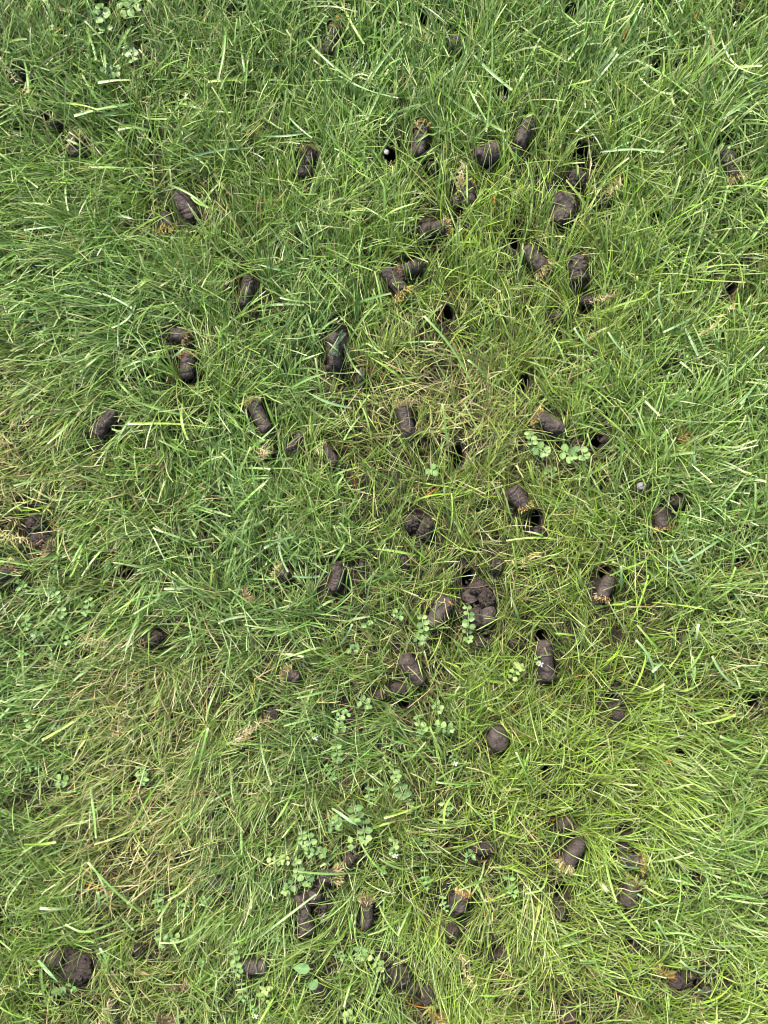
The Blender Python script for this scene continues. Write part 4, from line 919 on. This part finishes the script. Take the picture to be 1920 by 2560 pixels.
def build_weed(i, row):
    px, py, dr, pairs, ls, kind, kp, label = row
    r = random.Random(3000 + i); Ls = ls / PXM * .78
    root = link('clover_plant' if kind == 'c' else 'weed_plant', None); g = W(px, py, .03)
    root.empty_display_size = .01; z0 = max(0, gz(g.x, g.y)); root.location = (g.x, g.y, z0)
    tag(root, label, 'clover' if kind == 'c' else 'weed', 'small broad-leaved weeds in the lawn')
    hz = (0.018 + .013 * (1 - kp)) if kp < .25 else .016
    d = Vector((math.cos(ang_of(dr)), math.sin(ang_of(dr)), 0)); step = (ls * .62) / PXM
    tot = step * max(0, pairs - 1); nodes = []; pts = [Vector((-d.x * .006 + r.uniform(-.004, .004), -d.y * .006, .001))]
    for k in range(pairs):
        zz = hz - z0 - .002 * k * (1 if r.random() < .5 else -.3) - .004 * (1 if k == 0 and pairs > 2 else 0)
        p = d * (step * k) + Vector((-d.y, d.x, 0)) * r.uniform(-.0015, .0025); p.z = zz; nodes.append(p); pts.append(p)
    def add_leaf(p, a, s, tilt):
        o = link('leaf', r.choice(LEAF[kind]), root); o.location = p; o.scale = (s, s * r.uniform(.9, 1.08), s)
        o.rotation_euler = (r.uniform(-.3, .3), tilt, a)
        wp = root.location + p + Vector((math.cos(a), math.sin(a), 0)) * s * .55; x_, y_ = to_px(wp.x, wp.y, wp.z)
        WLEAF.append((float(x_), float(y_), ls * .42, ls * .36, 0, kp * 1.3 + .36, -1))
    if kind == 'c':
        for q in range(3): add_leaf(nodes[0], ang_of(200 + q * 120), Ls * .95, -.1)
    else:
        base = ang_of(dr) + (1.57 if pairs > 1 else 0)
        for k, p in enumerate(nodes):
            sc = Ls * (1 - .10 * abs(k - pairs * .4)) * r.uniform(.82, 1.08)
            tw = r.uniform(-.35, .35)
            add_leaf(p, base + tw, sc, r.uniform(-.35, .05)); add_leaf(p, base + math.pi + tw + r.uniform(-.25, .25), sc * r.uniform(.8, 1), r.uniform(-.35, .05))
        tipn = nodes[-1] + d * .0015 + Vector((0, 0, .003))
        for q in range(3 if kind != 'y' else 5):
            add_leaf(tipn + Vector((0, 0, .001 * q)), ang_of(dr) + (q - 1) * 1.15 + r.uniform(-.3, .3), Ls * r.uniform(.42, .62), r.uniform(-.6, -.2))
    if len(pts) < 3: pts.insert(1, (pts[0] + pts[1]) * .5 + Vector((.001, .001, 0)))
    link('stem', tube(pts, .0006, 'stem', M_LEAF, (.22, .30, .12)), root)
    if 'flower' in label or 'white bud' in label:
        f = link('flower', PETAL, root); f.location = nodes[-1] + Vector((.003, -.002, .007)); f.rotation_euler = (.2, .1, .5); f.scale = (1.3, 1.3, 1.3)
for i, row in enumerate(WEEDS): build_weed(i, row)

# the broad dock leaf
def broad_leaf(px, py, L, Wd, ang, label):
    me = leaf_mesh('p', int(px), (.15, .27, .09), (.20, .33, .13)); o = link('broad_leaf', me)
    me2 = np.zeros(len(me.vertices) * 3, dtype=np.float32); me.vertices.foreach_get('co', me2)
    v = me2.reshape(-1, 3); Lm = L / PXM; v *= (Lm, Wd / PXM / .58, Lm * .5); v[:, 0] -= Lm / 2; me.vertices.foreach_set('co', v.ravel())
    o.location = W(px, py, .036); o.rotation_euler = (0.1, -.1, ang_of(ang)); tag(o, label, 'leaf')
    WLEAF.append((px, py, L / 2, Wd / 2, ang, .12, -1))
broad_leaf(756, 2422, 48, 26, 175, 'broad veined green leaf lying flat, below the plug snapped in two')
broad_leaf(783, 2462, 40, 22, 60, 'second broad dull leaf in the grass, below the broad veined leaf')

# straw tufts
def build_tuft(i, row):
    px, py, size, ang, kind, label = row
    R = size / PXM / 2; Vs, Fs, Cs = fib_mesh('t', 130, R * .75, R * .6, R * 1.7, CAPC[kind], 5000 + i, axis_spread=1.3, disc=.9)
    V = np.array([list(v) for v in Vs]); V[:, 2] = np.abs(V[:, 2]) * .6
    o = link('straw_tuft', quads('straw_tuft', V, np.array(Fs), M_DEAD, np.array([list(c) for c in Cs])))
    o.location = W(px, py, .022); o.rotation_euler = (0, -.2, ang_of(ang)); tag(o, label, 'straw tuft', 'loose tufts of dead grass')
    WLEAF.append((px, py, size * .5, size * .45, 0, .3, -1))
for i, row in enumerate(TUFTS): build_tuft(i, row)

# translucent green strip on a plug
def build_strip():
    out = [(855, 822), (867, 834), (849, 862), (847, 894), (821, 884), (829, 857)]
    bm = bmesh.new(); vs = []
    ctr = W(845, 858, .037)
    prof = [((855, 822), (867, 834)), ((842, 841), (857, 849)), ((829, 859), (849, 863)), ((824, 872), (848, 880)), ((821, 884), (847, 894))]
    rows = []; S = 6
    for k in range(len(prof) - 1):
        for q in range(S):
            t = q / S; a = Vector(prof[k][0]).lerp(Vector(prof[k + 1][0]), t); b = Vector(prof[k][1]).lerp(Vector(prof[k + 1][1]), t); rows.append((a, b))
    rows.append((Vector(prof[-1][0]), Vector(prof[-1][1])))
    grid = []
    for k, (a, b) in enumerate(rows):
        rr = []
        for j in range(7):
            p = a.lerp(b, j / 6); z = .0365 + .0012 * math.sin(k * .35) + .0008 * math.sin(j * 1.1 + k * .2) + (.0012 if k >= len(rows) - 2 else 0)
            rr.append(bm.verts.new(W(p.x, p.y, z) - ctr))
        grid.append(rr)
    for k in range(len(grid) - 1):
        for j in range(6): bm.faces.new((grid[k][j], grid[k][j + 1], grid[k + 1][j + 1], grid[k + 1][j]))
    g = bmesh.ops.solidify(bm, geom=bm.faces[:], thickness=.0006)
    bmesh.ops.recalc_face_normals(bm, faces=bm.faces[:])
    me = bpy.data.meshes.new('green_strip'); bm.to_mesh(me); bm.free(); me.materials.append(M_STRIP)
    for p in me.polygons: p.use_smooth = True
    o = link('green_strip', me); o.location = ctr; tag(o, 'translucent dull green strip with squared ends lying across a dark plug', 'strip')
build_strip()

# pebbles and orange dry leaf bits
def pebble(px, py, L, Wd, ang, mat, label, z=.02):
    bm = bmesh.new(); bmesh.ops.create_icosphere(bm, subdivisions=4, radius=1)
    for v in bm.verts:
        n = v.co.copy(); f = 1 + .22 * mn.noise(n * 1.2 + Vector((px, py, 0))) + .05 * mn.noise(n * 4)
        v.co = Vector((n.x * L / PXM / 2 * f, n.y * Wd / PXM / 2 * f, n.z * min(L, Wd) / PXM / 2 * .7 * f))
    me = bpy.data.meshes.new('pebble'); bm.to_mesh(me); bm.free(); me.materials.append(mat)
    for p in me.polygons: p.use_smooth = True
    o = link('pebble', me); o.location = W(px, py, z); o.rotation_euler = (0, 0, ang_of(ang)); tag(o, label, 'pebble')
    CLEAR.append((px, py, L / 2, Wd / 2, ang, .1, z + .006))
pebble(1604, 1215, 24, 20, 20, M_PEB, 'small grey rounded pebble in green grass at the right', .026)
pebble(966, 380, 14, 14, 0, M_PEBW, 'tiny white stone at the left rim of a dark hole', .012)
pebble(1260, 244, 12, 9, 0, M_PEBW, 'tiny pinkish stone inside the black hole among long blades', .008)
def orange_bit(px, py, L, Wd, ang, label):
    n = 8; V = []; F = []; C = []
    for k in range(n + 1):
        t = k / n; hw = Wd / PXM / 2 * (.7 + .3 * math.sin(k * 2.1 + px)) * (1 if 0 < k < n else .6); x = (t - .5) * L / PXM
        for s in (-1, 0, 1): V.append((x, s * hw, .0010 * abs(s) + .0012 * math.sin(t * 4))); C.append([.52 * (1 - .2 * t), .22 + .05 * s, .04])
    for k in range(n):
        for j in range(2): F.append((k * 3 + j, k * 3 + j + 1, k * 3 + j + 4, k * 3 + j + 3))
    o = link('dry_leaf_scrap', quads('dry_leaf_scrap', np.array(V), np.array(F), M_DEAD, np.array(C) * .8)); o.location = W(px, py, .030); o.scale = (.8, .7, .8)
    o.rotation_euler = (.15, 0, ang_of(ang)); tag(o, label, 'dry leaf', 'scraps of orange dead leaf')
for a in [(832, 490, 22, 9, 0, 'bright orange leaf scrap lying level, left of the straw-topped plugs'), (843, 42, 16, 11, 30, 'orange curled scrap above the slanted plug near the top edge'),
          (1060, 99, 20, 6, -35, 'thin orange blade scrap left of the rounded pale lump near the top'), (1564, 80, 60, 7, 65, 'long orange-yellow dead blade in bluish grass at the top right'),
          (1740, 38, 42, 7, 68, 'orange-tinted dead blade tip near the top right'), (1115, 372, 26, 6, 88, 'upright orange stub right of the golden-topped plug'),
          (662, 495, 40, 8, 100, 'dull orange dead blade left of the bright orange scrap'), (148, 72, 26, 7, 15, 'orange dead blade base at the upper left'),
          (1128, 1507, 22, 7, -40, 'orange leaf tip between the wide smooth plug and the big clay heap'), (1235, 500, 30, 7, 88, 'orange sliver in the grass below the squat plug'),
          (1672, 1900, 16, 9, 10, 'small pink-orange scrap in the bright tuft at the lower right')]:
    orange_bit(*a)

def build_crumbs():
    r = random.Random(77); V = []; F = []
    bm = bmesh.new(); bmesh.ops.create_cube(bm, size=2); bmesh.ops.subdivide_edges(bm, edges=bm.edges[:], cuts=1, use_grid_fill=True)
    bv = [v.co.normalized() for v in bm.verts]; bf = [[v.index for v in f.verts] for f in bm.faces]; bm.free()
    src = [(p[0], p[1], p[2]) for p in PLUGS] + [(c[0], c[1], max(c[2], c[3])) for c in CLODS if c[2] > 25] + [(h[0], h[1], 40) for h in HOLES] + [(t[0], t[1], t[2] * 2.2) for t in THIN]
    for sx, sy, sz in src:
        for q in range(r.randint(8, 22)):
            a = r.uniform(0, 6.283); d = sz * (.45 + abs(r.gauss(0, .38))); s = r.choice([.0005, .0007, .0009, .0012, .0017, .0024]) * r.uniform(.8, 1.2)
            p = W(sx + d * math.cos(a), sy + d * math.sin(a), r.choice([.004, .008, .014])); b = len(V); sc = Vector((r.uniform(.7, 1.3), r.uniform(.7, 1.3), r.uniform(.6, 1)))
            for v in bv:
                f = 1 + .5 * mn.noise(v * 1.4 + Vector((b, sx, sy))); V.append((p.x + v.x * s * f * sc.x, p.y + v.y * s * f * sc.y, p.z + v.z * s * f * sc.z))
            F += [[b + i for i in f] for f in bf]
    stuff('soil_crumbs', quads('soil_crumbs', np.array(V), np.array(F), M_CLOD), 'fine dark soil crumbs scattered around the plugs and holes', 'soil crumbs')
def stuff(name, me, label, cat):
    return tag(link(name, me), label, cat, kind='stuff')
build_crumbs()
# ------------------------------------------------------------------ lay the grass around all of it
def stuff(name, me, label, cat):
    return tag(link(name, me), label, cat, kind='stuff')
X0, X1, Y0, Y1 = -.585, .585, -.745, .745
stuff('thatch', make_dead('thatch', 30000, 41), 'brown matted thatch of dead stems on the soil under the grass', 'thatch')
stuff('fine_grass', make_fine('fine_grass', 16000, 10, X0, X1, Y0, Y1, (.026, .090), (.0005, .0017), 6, 42), 'fine green and yellow-green lawn grass covering the whole ground', 'grass')
stuff('short_grass', make_fine('short_grass', 11000, 9, X0, X1, Y0, Y1, (.010, .030), (.0006, .0020), 3, 46, dark=.34), 'short grass low between the longer blades, its green darkened to imitate shade', 'grass')
stuff('coarse_grass', make_coarse('coarse_grass', 27000, X0, X1, Y0, Y1, (.030, .095), (.0014, .0036), 8, 43), 'broader blue-green grass blades with cut tips among the fine grass', 'grass')
stuff('dead_grass', make_dead('dead_grass', 46000, 44, True), 'bleached straw-coloured dead blades lying on the grass in dry patches', 'dead grass')
stuff('long_grass_blades', make_hero(), 'long single grass blades lying on top of the lawn', 'grass')
stuff('surrounding_grass', make_fine('surrounding_grass', 8000, 8, -1.25, 1.25, -1.45, 1.45, (.030, .065), (.0015, .0035), 3, 45, ring=(.575, .735)), 'green lawn grass continuing beyond the plugged patch', 'grass')
